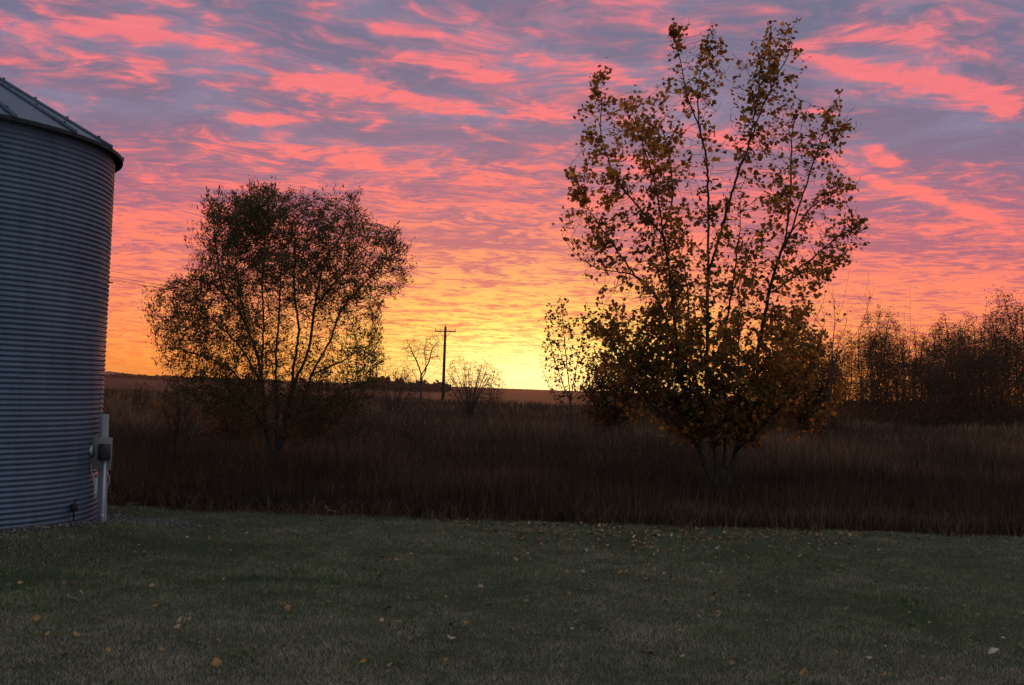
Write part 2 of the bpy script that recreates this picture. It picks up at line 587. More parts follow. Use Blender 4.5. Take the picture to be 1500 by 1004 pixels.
def build_lawn():
    rng = np.random.default_rng(21)
    N = 820000
    # more blades close to the viewer
    y = 3.6 + (EDGE + 0.1 - 3.6) * rng.random(N) ** 1.25
    x = (rng.random(N) * 2 - 1) * (1.6 + 0.62 * y)
    keep = np.hypot(x - SILO_C.x, y - SILO_C.y) > SILO_R + 0.3 + 0.25 * vnoise(x * 2, y * 2) + 0.5 * (rng.random(N) < 0.0)
    pad = PAD(x, y)
    keep &= rng.random(N) > pad * 0.93
    x, y = x[keep], y[keep]
    n = len(x)
    z = ground_z(x, y) - 0.004
    patch = ring_patch(x, y)
    big = vnoise(x * 0.7 + 4, y * 0.7)
    mid = vnoise(x * 2.6, y * 2.6 + 7)
    fine = vnoise(x * 9, y * 9)
    h = (0.018 + 0.019 * rng.random(n)) * (0.75 + 0.5 * mid) * (1 + 0.5 * patch)
    w = 0.0026 + 0.00026 * y
    lean = 0.2 + 0.9 * rng.random(n)
    dry_and_light = 0.35 + 0.34 * (big - 0.4) + 0.34 * (mid - 0.5) + 0.35 * (fine - 0.5) + 0.50 * (1 - sst(y, 5.5, 13)) - 0.34 * patch  # patchy dryness, plus brighter light near the viewer painted as paler tint
    tint = np.clip(dry_and_light + rng.normal(0, 0.20, n), 0, 1)
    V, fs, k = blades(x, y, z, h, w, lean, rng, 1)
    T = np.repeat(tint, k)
    # broad-leaved weeds and longer tufts among the blades
    m = 240
    cy_ = 4.5 + (EDGE - 5) * rng.random(m)
    cx_ = (rng.random(m) * 2 - 1) * (1.2 + 0.55 * cy_)
    cnt = 14
    wx = np.repeat(cx_, cnt) + rng.normal(0, 0.035, m * cnt)
    wy = np.repeat(cy_, cnt) + rng.normal(0, 0.035, m * cnt)
    P = np.stack([wx, wy, ground_z(wx, wy) + 0.02], -1)
    ok = PAD(wx, wy) < 0.3
    P = P[ok]
    Vw, fw, kw = leaf_mesh(P, 0.025 + 0.03 * rng.random(len(P)), 'oval', rng, -0.15)
    fs = [np.concatenate([fs[0], fw + len(V)])]
    V = np.concatenate([V, Vw])
    T = np.concatenate([T, np.repeat(np.clip(rng.normal(0.15, 0.12, len(P)), 0, 1), kw)])
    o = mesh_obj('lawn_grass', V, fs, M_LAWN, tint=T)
    tag(o, 'short mown dark green and straw lawn grass in front', 'grass', kind='stuff')


def PAD(x, y):
    """Bare stony strip round the silo and post, 0..1."""
    d = np.hypot(x - SILO_C.x, y - SILO_C.y)
    a = 1 - sst(d, SILO_R + 0.22, SILO_R + 0.55)
    q = at(186, 764, 15.9)
    b = 1 - sst(np.hypot((x - q.x) / 1.5, (y - q.y) / 0.42) + 0.3 * (vnoise(x * 5, y * 5) - 0.5), 0.6, 1.0)
    return np.maximum(a, b * 0.9)


def build_tall_grass():
    rng = np.random.default_rng(31)
    Vs, Fs4, Fs3, T = [], [], [], []
    base = 0

    def put(x, y, h, w, lean, tint, z=None):
        nonlocal base
        z = ground_z(x, y) - 0.01 if z is None else z
        V, fs, k = blades(x, y, z, h, w, lean, rng, 2)
        Vs.append(V)
        Fs4.append(fs[0] + base)
        Fs3.append(fs[1] + base)
        T.append(np.repeat(tint, k))
        base += len(V)
    # spread so that the count per picture area stays level
    N = 430000
    y0, y1 = EDGE, 112.0
    q = rng.random(N)
    y = 1 / (1 / y0 + q * (1 / y1 - 1 / y0))
    x = (rng.random(N) * 2 - 1) * (3.5 + 0.60 * y)
    edge_wob = EDGE + 0.25 * (vnoise(x * 1.3, x * 0 + 2) - 0.5) + 0.1 * (vnoise(x * 6, x * 0 + 2) - 0.5)
    keep = y > edge_wob
    keep &= np.hypot(x - SILO_C.x, y - SILO_C.y) > SILO_R + 0.5
    x, y = x[keep], y[keep]
    n = len(x)
    hn = vnoise(x * 0.25 + 3, y * 0.25)
    hm = vnoise(x * 1.4, y * 1.4)
    dist = y - EDGE
    h = (0.30 + 0.34 * sst(dist, 0.0, 2.5)) * (0.55 + 0.9 * hn) * (0.7 + 0.6 * hm) * (0.55 + 0.6 * rng.random(n))
    w = np.clip(0.00028 * y + 0.003, 0.004, 0.05) * (0.7 + 0.6 * rng.random(n)) * (1 + sst(y, 30, 90) * 0.8)
    lean = 0.08 + 0.6 * rng.random(n) ** 1.6
    tint = np.clip(0.42 + 0.7 * (hn - 0.5) + 0.5 * (vnoise(x * 0.6, y * 0.6) - 0.5) + rng.normal(0, 0.26, n), 0, 1)
    put(x, y, h, w, lean, tint)
    # dense low mat of old leaves at the foot of the stalks
    N = 90000
    q = rng.random(N)
    y = 1 / (1 / EDGE + q * (1 / 40 - 1 / EDGE))
    x = (rng.random(N) * 2 - 1) * (3.5 + 0.60 * y)
    k = (y > EDGE + 0.05) & (np.hypot(x - SILO_C.x, y - SILO_C.y) > SILO_R + 0.5)
    x, y = x[k], y[k]
    n = len(x)
    put(x, y, 0.10 + 0.16 * rng.random(n), 0.012 + 0.004 * rng.random(n), 0.5 + 0.8 * rng.random(n), np.clip(0.25 + rng.normal(0, .15, n), 0, 1))
    # stray stems and cut-off tufts that make the mown edge ragged
    N = 16000
    y = EDGE + 0.1 - np.abs(rng.normal(0, 0.30, N))
    x = (rng.random(N) * 2 - 1) * (3.5 + 0.60 * EDGE)
    k = (rng.random(N) < 0.15 + 0.85 * (vnoise(x * 2.2, y * 2.2) > 0.5)) & (np.hypot(x - SILO_C.x, y - SILO_C.y) > SILO_R + 0.6)
    x, y = x[k], y[k]
    n = len(x)
    put(x, y, (0.05 + 0.22 * rng.random(n) ** 1.5) * (1.2 - sst(EDGE - y, 0, 0.7)), 0.007 + 0.004 * rng.random(n), 0.3 + 0.9 * rng.random(n), np.clip(0.55 + rng.normal(0, .25, n), 0, 1))
    # coarse dark weeds in drifts through the grass
    N = 15000
    q = rng.random(N)
    y = 1 / (1 / (EDGE + 0.6) + q * (1 / 80 - 1 / (EDGE + 0.6)))
    x = (rng.random(N) * 2 - 1) * (3.5 + 0.60 * y)
    k = (vnoise(x * 0.55 + 11, y * 0.4) > 0.56) & (np.hypot(x - SILO_C.x, y - SILO_C.y) > SILO_R + 0.8)
    x, y = x[k], y[k]
    n = len(x)
    put(x, y, (0.5 + 0.55 * rng.random(n)) * (0.6 + 0.8 * vnoise(x * 0.9, y * 0.9)), 0.006 + 0.00022 * y, 0.1 + 0.3 * rng.random(n), np.clip(rng.normal(0.12, .1, n), 0, 1))
    # seed heads standing a little above
    N = 26000
    q = rng.random(N)
    y = 1 / (1 / (EDGE + 0.3) + q * (1 / 70 - 1 / EDGE))
    x = (rng.random(N) * 2 - 1) * (3.5 + 0.60 * y)
    k = np.hypot(x - SILO_C.x, y - SILO_C.y) > SILO_R + 0.6
    x, y = x[k], y[k]
    n = len(x)
    hh = (0.5 + 0.4 * rng.random(n)) * (0.55 + 0.8 * vnoise(x * 0.25 + 3, y * 0.25))
    put(x, y, hh, 0.004 + 0.00016 * y, 0.05 + 0.15 * rng.random(n), np.full(n, 0.6))
    o = mesh_obj('tall_grass', np.concatenate(Vs), [np.concatenate(Fs4), np.concatenate(Fs3)], M_TALL, tint=np.concatenate(T))
    tag(o, 'tall brown dry grass filling the unmown field behind the lawn', 'grass', kind='stuff')


# ------------------------------------------------------------------ grain bin
M_GALV = None


def galvanised(name, c1, c2, rough=0.42, metal=0.85):
    mt, t, b, o = principled(name, rough, 0.4, metal)
    tc = t.n('ShaderNodeTexCoord')
    n = t.noise(tc.outputs['Object'], 1.3, 6, 0.65)
    st = t.noise(t.vm('MULTIPLY', tc.outputs['Object'], (6.0, 6.0, 0.5)), 1.5, 5, 0.6)
    f = t.m('ADD', t.m('MULTIPLY', n, 0.6), t.m('MULTIPLY', st, 0.4))
    t.put(b.inputs['Base Color'], t.ramp(f, [(0.35, c1), (0.65, c2)]))
    t.put(b.inputs['Roughness'], t.m('MULTIPLY_ADD', st, 0.2, rough - 0.1))
    return mt


def build_bin():
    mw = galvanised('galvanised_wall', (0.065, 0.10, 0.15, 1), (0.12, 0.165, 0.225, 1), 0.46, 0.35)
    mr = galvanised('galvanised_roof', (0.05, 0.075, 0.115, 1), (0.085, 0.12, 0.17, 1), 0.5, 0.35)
    md = noise_mat('dark_steel', (0.010, 0.011, 0.013, 1), (0.025, 0.025, 0.027, 1), 12, 0.7)
    cx, cy = SILO_C.x, SILO_C.y
    zb = 0.055
    root = empty('grain_bin', (cx, cy, zb))
    tag(root, 'round corrugated galvanised steel grain bin with conical ribbed roof', 'grain bin')
    H = 4.95 - zb
    pitch, amp, per = 0.0625, 0.0080, 10
    nz = int(H / pitch * per)
    ns = 144
    zz = np.linspace(0, H, nz)
    sheet = np.floor(zz / (H / 5.0)).clip(0, 4)                 # five rings of sheets, the upper lapping the lower
    rr = SILO_R + amp * np.sin(zz / pitch * 2 * np.pi) + 0.0015 * sheet
    th = np.linspace(0, 2 * np.pi, ns, endpoint=False)
    V = np.stack([rr[:, None] * np.cos(th), rr[:, None] * np.sin(th), np.repeat(zz[:, None], ns, 1)], -1).reshape(-1, 3)
    i = np.arange(nz - 1)[:, None] * ns
    k = np.arange(ns)[None, :]
    k2 = (k + 1) % ns
    f = np.stack([i + k, i + k2, i + ns + k2, i + ns + k], -1).reshape(-1, 4)
    laps = MB()
    laps.add(V, (), f)
    # vertical laps between the sheets, with their rows of bolts
    bolts = laps
    a0 = math.atan2(-cy, -cx)
    for ring in range(5):
        for s in range(9):
            a = a0 + R(11 + 40 * s + (20 if ring % 2 else 0))
            for e in (-1, 1):
                aa = a + e * 0.018
                pts = []
                for z in np.arange(ring * H / 5 + 0.02, (ring + 1) * H / 5 - 0.02, pitch / 6):
                    r_ = SILO_R + amp * math.sin(z / pitch * 2 * math.pi) + 0.0015 * ring + 0.001
                    pts.append((r_ * math.cos(aa), r_ * math.sin(aa), z))
                laps.tube(pts, 0.0035, 4, cap=False)
            for z in np.arange(ring * H / 5 + 0.05, (ring + 1) * H / 5, pitch * 2):
                zc = (math.floor(z / pitch) + 0.25) * pitch
                r_ = SILO_R + amp + 0.004
                bolts.box((r_ * math.cos(a), r_ * math.sin(a), zc), (0.012, 0.012, 0.012), a, 0.002)
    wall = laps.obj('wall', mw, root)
    sm = np.zeros(len(wall.data.polygons), dtype=bool)
    sm[-0:] = True
    nq = len(laps.F4[0])
    ntri = sum(len(q) for q in laps.F3)
    sm[:] = False
    sm[ntri:ntri + nq] = True
    wall.data.polygons.foreach_set('use_smooth', sm)
    # roof: shallow cone with raised ribs, drip edge and cap
    pitch_a = R(29.5)
    over = 0.11
    Rr = SILO_R + over
    zr = H + 0.015 - over * math.tan(pitch_a)
    top_r = 0.35
    ztop = zr + (Rr - top_r) * math.tan(pitch_a)
    nr = 20
    rf = MB()
    n = nr * 6
    prof = [(Rr, zr), (Rr - 0.9, zr + 0.9 * math.tan(pitch_a)), (top_r, ztop)]
    rf.lathe(prof, n)
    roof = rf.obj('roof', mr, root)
    und = MB()
    und.lathe([(Rr - 0.004, zr - 0.006), (SILO_R + 0.02, H - 0.045)], n)
    und.lathe([(Rr + 0.004, zr - 0.045), (Rr + 0.004, zr + 0.004), (Rr - 0.02, zr + 0.012)], n)
    und.obj('eave', md, roof)
    for j in range(nr):
        rb = MB()
        bl = rb
        a = a0 + R(360 / nr) * (j + 0.42)
        ca, sa = math.cos(a), math.sin(a)
        pts = [((r_) * ca, (r_) * sa, zr + (Rr - r_) * math.tan(pitch_a) + 0.016) for r_ in (Rr - 0.01, Rr - 0.8, Rr - 1.7, top_r)]
        rb.tube(pts, [0.030, 0.030, 0.028, 0.02], 6)
        for r_ in np.arange(top_r + 0.2, Rr, 0.42):
            bl.box((r_ * ca, r_ * sa, zr + (Rr - r_) * math.tan(pitch_a) + 0.052), (0.03, 0.03, 0.022), a, 0.004)
        bl.box((Rr * ca, Rr * sa, zr + 0.02), (0.03, 0.06, 0.05), a, 0.006)
        rb.obj('roof_rib', mr, roof)
    cp = MB()
    cp.lathe([(top_r + 0.04, ztop - 0.04), (top_r + 0.04, ztop + 0.12), (top_r - 0.1, ztop + 0.24), (0.02, ztop + 0.3)], 32)
    cp.obj('roof_cap', mr, roof, smooth=False)
    # dark unloading lever at the foot of the wall, toward the lawn
    q = at(88, 762, 14.6)
    ang = math.atan2(q.y - cy, q.x - cx)
    ux = Vector((math.cos(ang), math.sin(ang)))
    px, py = ux.x * (SILO_R + 0.05), ux.y * (SILO_R + 0.05)
    lv = MB()
    lv.tube([(px, py, 0.0), (px, py, 0.34)], 0.011, 8)
    lv.box((px, py, 0.02), (0.09, 0.12, 0.03), ang, 0.004)
    lv.box((px, py, 0.30), (0.05, 0.10, 0.10), ang, 0.006)
    lv.tube([(px, py, 0.34), (px + 0.02, py - 0.02, 0.40), (px + 0.05, py - 0.06, 0.41)], 0.009, 8)
    lv.obj('slide_lever', md, root)
    # little bracket that sticks out of the wall half way up, seen against the sky
    q = at(157, 414, 15.9)
    t2 = Vector((_t.x, _t.y))
    nrm = Vector((q.x - cx, q.y - cy)).normalized()
    zq = q.z - zb
    br = MB()
    br.box((nrm.x * (SILO_R + 0.02), nrm.y * (SILO_R + 0.02), zq), (0.07, 0.03, 0.018), math.atan2(nrm.y, nrm.x), 0.003)
    br.obj('bracket', md, root)
    # concrete footing under the wall
    fd = MB()
    fd.lathe([(SILO_R + 0.09, -0.14), (SILO_R + 0.09, 0.0), (SILO_R - 0.2, 0.004)], 72)
    fd.obj('footing', noise_mat('concrete', (0.16, 0.15, 0.14, 1), (0.28, 0.27, 0.25, 1), 8, 0.9), root)


build_bin()


# ------------------------------------------------------------------ electric meter post beside the bin
def build_post():
    mwood = noise_mat('weathered_post_wood', (0.20, 0.205, 0.215, 1), (0.34, 0.34, 0.35, 1), 3.0, 0.85, stretch=(8, 8, 0.6), bump=0.4)
    mply = noise_mat('weathered_board', (0.16, 0.16, 0.155, 1), (0.27, 0.26, 0.25, 1), 4.0, 0.85, stretch=(8, 1, 0.7), bump=0.3)
    mpvc = noise_mat('grey_pipe', (0.50, 0.55, 0.62, 1), (0.64, 0.68, 0.74, 1), 5.0, 0.45, 0.5)
    mblk = noise_mat('black_box', (0.012, 0.012, 0.013, 1), (0.03, 0.028, 0.028, 1), 20.0, 0.5, 0.4)
    mgry = noise_mat('grey_box_paint', (0.11, 0.14, 0.14, 1), (0.17, 0.20, 0.20, 1), 9.0, 0.5, 0.4)
    mcab = noise_mat('cable_sheath', (0.40, 0.38, 0.33, 1), (0.52, 0.50, 0.44, 1), 9.0, 0.5, 0.4)
    Y = 15.2
    b = at(149.2, 767, Y)
    x0, y0 = b.x, b.y
    z0 = gz(x0, y0)
    s = Y / F                                             # metres per photo pixel at the post

    def loc(px, py):                                      # offsets on the post's own upright face
        q = at(px, py, Y)
        return q.x - x0, q.z - z0
    root = empty('meter_post', (x0, y0, z0))
    tag(root, 'pale square wooden post with electric boxes and conduit beside grain bin', 'meter post')
    tx, tz = loc(153, 607)
    lean = (tx) / tz
    hw = 0.045
    m = MB()
    P = []
    for z in (-0.3, 0.02, tz * 0.5, tz - 0.012, tz):
        k = hw if z < tz else hw - 0.01
        cx = lean * z
        P += [(cx - k, -k, z), (cx + k, -k, z), (cx + k, k, z), (cx - k, k, z)]
    f4 = [(r * 4 + i, r * 4 + (i + 1) % 4, (r + 1) * 4 + (i + 1) % 4, (r + 1) * 4 + i) for r in range(4) for i in range(4)] + [(16, 17, 18, 19)]
    m.add(P, (), f4)
    m.obj('post', mwood, root)
    ax, az = loc(132.5, 687.5)
    bx, bz = loc(167, 641)
    m = MB()
    m.box(((ax + bx) / 2, -hw - 0.012, (az + bz) / 2), (bx - ax, 0.02, bz - az), 0, 0.003)
    m.obj('backboard', mply, root)
    ax, az = loc(149.5, 673.5)
    bx, bz = loc(165.5, 650)
    m = MB()
    m.box(((ax + bx) / 2, -hw - 0.022 - 0.055, (az + bz) / 2), (bx - ax, 0.11, bz - az), 0, 0.008)
    mb = m.obj('meter_box', mblk, root)
    cxm, czm = (ax + bx) / 2, (az + bz) / 2
    m = MB()
    ring = [(cxm + 0.045 * math.cos(a), -hw - 0.022 - 0.113, czm + 0.03 + 0.045 * math.sin(a)) for a in np.linspace(0, 2 * math.pi, 17)]
    m.tube(ring, 0.006, 6, cap=False)
    m.box((cxm, -hw - 0.022 - 0.113, czm - 0.06), (0.05, 0.012, 0.02), 0, 0.002)
    m.obj('dial_ring', mblk, mb)
    ax, az = loc(132.5, 667)
    bx, bz = loc(142, 652)
    m = MB()
    m.box(((ax + bx) / 2, -hw - 0.022 - 0.035, (az + bz) / 2), (bx - ax, 0.07, bz - az), 0, 0.006)
    gb = m.obj('outlet_box', mgry, root)
    m = MB()
    m.box(((ax + bx) / 2, -hw - 0.022 - 0.074, (az + bz) / 2 + 0.01), (bx - ax - 0.02, 0.008, (bz - az) * 0.6), 0, 0.003)
    m.obj('cover', mpvc, gb)
    # conduit down the front corner of the post
    cx1, cz1 = loc(157.5, 674)
    cx2, cz2 = loc(152.4, 768)
    m = MB()
    m.tube([(cx1, -hw - 0.045, cz1 + 0.01), ((cx1 + cx2) / 2, -hw - 0.035, (cz1 + cz2) / 2), (cx2, -hw - 0.03, -0.05)], 0.016, 12)
    for k in (0.15, 0.5, 0.85):
        m.tube([(cx1 + (cx2 - cx1) * k - 0.002, -hw - 0.034, cz1 + (cz2 - cz1) * k - 0.01), (cx1 + (cx2 - cx1) * k, -hw - 0.034, cz1 + (cz2 - cz1) * k + 0.01)], 0.02, 12)
    m.obj('conduit', mpvc, root, smooth=True)

    def cable(name, pts, y, r_=0.006):
        mm = MB()
        P = [Vector((loc(px, py)[0], y, loc(px, py)[1])) for px, py in pts]
        out = []
        for i in range(len(P) - 1):
            p0, p1, p2, p3 = P[max(i - 1, 0)], P[i], P[i + 1], P[min(i + 2, len(P) - 1)]
            for t in np.linspace(0, 1, 6, endpoint=False):
                out.append(0.5 * ((2 * p1) + (p2 - p0) * t + (2 * p0 - 5 * p1 + 4 * p2 - p3) * t * t + (3 * p1 - p0 - 3 * p2 + p3) * t ** 3))
        out.append(P[-1])
        mm.tube(out, r_, 6)
        mm.obj(name, mcab, root, smooth=True)
    cable('cable', [(137, 666), (136.5, 676), (137.5, 688), (140, 698), (141.5, 708)], -hw - 0.04)
    cable('cable', [(158, 676), (157, 686), (161, 691), (164, 700), (162.5, 710), (158, 716), (155, 717)], -hw - 0.05, 0.005)
    # small bright metal fitting and its grey riser on the bin side of the post
    rx, rz_ = loc(141.5, 715)
    m = MB()
    m.box((rx, -0.01, rz_), (0.045, 0.05, 0.26), 0, 0.006)
    rs = m.obj('riser', mpvc, root)
    m = MB()
    m.tube([(rx, -0.037, rz_ - 0.06), (rx, -0.06, rz_ - 0.06)], 0.017, 12)
    m.obj('fitting', mpvc, rs)
    # small stone at its foot
    return x0, y0


POST = build_post()


# ------------------------------------------------------------------ stony strip
def build_gravel():
    rng = np.random.default_rng(41)
    mt = leaf_mat('pale_stones', [(0.0, (0.04, 0.036, 0.032)), (0.6, (0.09, 0.083, 0.075)), (1.0, (0.24, 0.22, 0.20))], 0.0, 0.9)
    N = 14000
    q = at(190, 764, 15.9)
    a = rng.random(N) * 2 * np.pi
    d = SILO_R + 0.1 + rng.random(N) * 0.62
    x1 = SILO_C.x + d * np.cos(a)
    y1 = SILO_C.y + d * np.sin(a)
    M = 3600
    a2 = rng.random(M) * 2 * np.pi
    r2 = np.sqrt(rng.random(M))
    x2 = q.x + 1.45 * r2 * np.cos(a2)
    y2 = q.y + 0.42 * r2 * np.sin(a2)
    x, y = np.concatenate([x1, x2]), np.concatenate([y1, y2])
    keep = (np.hypot(x - SILO_C.x, y - SILO_C.y) > SILO_R + 0.1) & (np.hypot(x, y) < np.hypot(SILO_C.x, SILO_C.y) + 0.6)
    keep &= rng.random(len(x)) < PAD(x, y) + 0.06
    x, y = x[keep], y[keep]
    n = len(x)
    s = 0.010 + 0.022 * rng.random(n) ** 2.5
    oct_v = np.array([(1, 0, 0), (0, 1, 0), (-1, 0, 0), (0, -1, 0), (0, 0, 0.7), (0.4, 0.3, 0.55), (0, 0, -0.6)])
    oct_f = np.array([(0, 1, 5), (1, 4, 5), (4, 0, 5), (1, 2, 4), (2, 3, 4), (3, 0, 4), (1, 0, 6), (2, 1, 6), (3, 2, 6), (0, 3, 6)])
    th = rng.random(n) * 6.28
    sc = s[:, None] * (0.7 + 0.6 * rng.random((n, 3)))
    L = oct_v[None] * sc[:, None, :]
    X = L[..., 0] * np.cos(th)[:, None] - L[..., 1] * np.sin(th)[:, None] + x[:, None]
    Yy = L[..., 0] * np.sin(th)[:, None] + L[..., 1] * np.cos(th)[:, None] + y[:, None]
    Z = L[..., 2] + ground_z(x, y)[:, None] + s[:, None] * 0.1
    V = np.stack([X, Yy, Z], -1).reshape(-1, 3)
    f = (np.arange(n)[:, None, None] * 7 + oct_f[None]).reshape(-1, 3)
    tint = np.repeat(np.clip(rng.normal(0.45, 0.25, n), 0, 1), 7)
    tag(mesh_obj('gravel', V, [f], mt, tint=tint), 'loose pale stones round the foot of the grain bin', 'gravel', kind='stuff')


build_gravel()


# ------------------------------------------------------------------ trees
def resample(pts, step):
    out = [Vector(pts[0])]
    for a, b in zip(pts[:-1], pts[1:]):
        a, b = Vector(a), Vector(b)
        n = max(1, int(round((b - a).length / step)))
        for i in range(1, n + 1):
            out.append(a.lerp(b, i / n))
    return out


def smooth_poly(P):
    if len(P) < 3:
        return [Vector(p) for p in P]
    P = [Vector(p) for p in P]
    out = []
    for i in range(len(P) - 1):
        p0, p1, p2, p3 = P[max(i - 1, 0)], P[i], P[i + 1], P[min(i + 2, len(P) - 1)]
        for t in (0.0, 0.25, 0.5, 0.75):
            out.append(0.5 * ((2 * p1) + (p2 - p0) * t + (2 * p0 - 5 * p1 + 4 * p2 - p3) * t * t + (3 * p1 - p0 - 3 * p2 + p3) * t ** 3))
    out.append(P[-1])
    return out


def grow(limbs, attr, step, di, dk, iters, rng, trop=0.15, jit=0.12):
    """Branches grown from hand-placed limbs toward points spread through the crown."""
    pos, par = [], []
    for L in limbs:
        pts = resample(smooth_poly(L), step)
        if not pos:
            pos.append(np.array(pts[0]))
            par.append(-1)
            k = 0
        else:
            A = np.array(pos)
            k = int(np.argmin(((A - np.array(pts[0])) ** 2).sum(1)))
        for p in pts[1:]:
            w = np.array(p) + rng.normal(0, step * 0.07, 3)
            pos.append(w)
            par.append(k)
            k = len(pos) - 1
    A = np.array(pos)
    attr = np.asarray(attr)
    D = np.full(len(attr), 1e9)
    K = np.zeros(len(attr), dtype=int)

    def update(start):
        B = np.array(pos[start:])
        for s in range(0, len(B), 256):
            blk = B[s:s + 256]
            d = ((attr[:, None, :] - blk[None]) ** 2).sum(-1)
            j = d.argmin(1)
            dm = d[np.arange(len(attr)), j]
            better = dm < D
            D[better] = dm[better]
            K[better] = j[better] + start + s
    update(0)
    alive = np.ones(len(attr), dtype=bool)
    used = {}
    for it in range(iters):
        alive &= D > dk * dk
        act = alive & (D < di * di)
        if not act.any():
            break
        P = np.array(pos)
        v = attr[act] - P[K[act]]
        v /= np.linalg.norm(v, axis=1)[:, None]
        kk = K[act]
        uniq, invx = np.unique(kk, return_inverse=True)
        S = np.zeros((len(uniq), 3))
        np.add.at(S, invx, v)
        S /= np.linalg.norm(S, axis=1)[:, None] + 1e-6
        S[:, 2] += trop
        S += rng.normal(0, jit, S.shape)
        S /= np.linalg.norm(S, axis=1)[:, None]
        start = len(pos)
        for u, s in zip(uniq, S):
            c = used.get(int(u), 0)
            if c >= 3:
                D[(K == u) & alive] = 0      # no room left at this node
                continue
            used[int(u)] = c + 1
            pos.append(P[u] + s * step)
            par.append(int(u))
        if len(pos) == start:
            continue
        update(start)
    return np.array(pos), np.array(par)


def radii(par, tip, power, cap):
    n = len(par)
    s = np.zeros(n)
    child = np.zeros(n, dtype=int)
    for i in range(n - 1, 0, -1):
        if child[i] == 0:
            s[i] = tip ** power
        s[par[i]] += s[i]
        child[par[i]] += 1
    r_ = np.minimum(s ** (1 / power), cap)
    return r_, child


def frustums(pos, par, r_, idx, thick):
    """Tapered tube pieces for the segments ending at idx."""
    Vs, Fs, base = [], [], 0
    for lo, hi, n in ((0.0, thick, 3), (thick, 1e9, 7)):
        I = idx[(r_[idx] >= lo) & (r_[idx] < hi)]
        if not len(I):
            continue
        p1, p0 = pos[I], pos[par[I]]
        r1 = r_[I]
        r0 = np.minimum(r_[par[I]], r1 * 1.18)
        d = p1 - p0
        ln = np.linalg.norm(d, axis=1)[:, None] + 1e-9
        d = d / ln
        p1 = p1 + d * (r1 * 0.5)[:, None]
        ref = np.where(np.abs(d[:, 2:3]) < 0.9, np.array([[0, 0, 1.0]]), np.array([[1.0, 0, 0]]))
        u = np.cross(d, ref)
        u /= np.linalg.norm(u, axis=1)[:, None]
        v = np.cross(d, u)
        a = np.arange(n) * 2 * np.pi / n
        ring = np.cos(a)[None, :, None] * u[:, None, :] + np.sin(a)[None, :, None] * v[:, None, :]
        V = np.concatenate([p0[:, None, :] + ring * r0[:, None, None], p1[:, None, :] + ring * r1[:, None, None]], 1)
        m = len(I)
        k = np.arange(n)
        f = np.stack([k, (k + 1) % n, n + (k + 1) % n, n + k], -1)
        Fs.append((np.arange(m)[:, None, None] * 2 * n + f[None]).reshape(-1, 4) + base)
        Vs.append(V.reshape(-1, 3))
        base += m * 2 * n
    if not Vs:
        return np.zeros((0, 3)), np.zeros((0, 4), int)
    return np.concatenate(Vs), np.concatenate(Fs)


LEAF_SHAPES = {
    # x across, y along from the stalk; folded a little down the middle
    'delta': (np.array([(0, 0, 0), (0.42, 0.12, .08), (0.46, 0.42, .10), (0.0, 1.0, 0), (-0.46, 0.42, .10), (-0.42, 0.12, .08)]),
              np.array([(0, 1, 2), (0, 2, 3), (0, 3, 4), (0, 4, 5)])),
    'lance': (np.array([(0, 0, 0), (0.13, 0.4, .03), (0, 1.0, -0.06), (-0.13, 0.4, .03)]), np.array([(0, 1, 2), (0, 2, 3)])),
    'oval': (np.array([(0, 0, 0), (0.3, 0.45, .06), (0, 1.0, 0), (-0.3, 0.45, .06)]), np.array([(0, 1, 2), (0, 2, 3)])),
}


def leaf_mesh(P, size, shape, rng, droop=0.3, along=None):
    """Leaves at points P; returns verts, faces, per-vertex index."""
    Vl, Fl = LEAF_SHAPES[shape]
    n = len(P)
    y = rng.normal(0, 1, (n, 3))
    y[:, 2] = y[:, 2] * 0.6 - droop
    if along is not None:
        y = y * 0.7 + along
    y /= np.linalg.norm(y, axis=1)[:, None]
    z = rng.normal(0, 1, (n, 3))
    x = np.cross(y, z)
    x /= np.linalg.norm(x, axis=1)[:, None]
    z = np.cross(x, y)
    L = Vl[None] * size[:, None, None]
    W = L[..., 0:1] * x[:, None] + L[..., 1:2] * y[:, None] + L[..., 2:3] * z[:, None] + P[:, None]
    k = len(Vl)
    f = (np.arange(n)[:, None, None] * k + Fl[None]).reshape(-1, 3)
    return W.reshape(-1, 3), f, k


def inside(poly, x, y):
    poly = np.array(poly, dtype=float)
    c = np.zeros(len(x), dtype=bool)
    j = len(poly) - 1
    for i in range(len(poly)):
        xi, yi = poly[i]
        xj, yj = poly[j]
        cond = ((yi > y) != (yj > y)) & (x < (xj - xi) * (y - yi) / (yj - yi + 1e-12) + xi)
        c ^= cond
        j = i
    return c


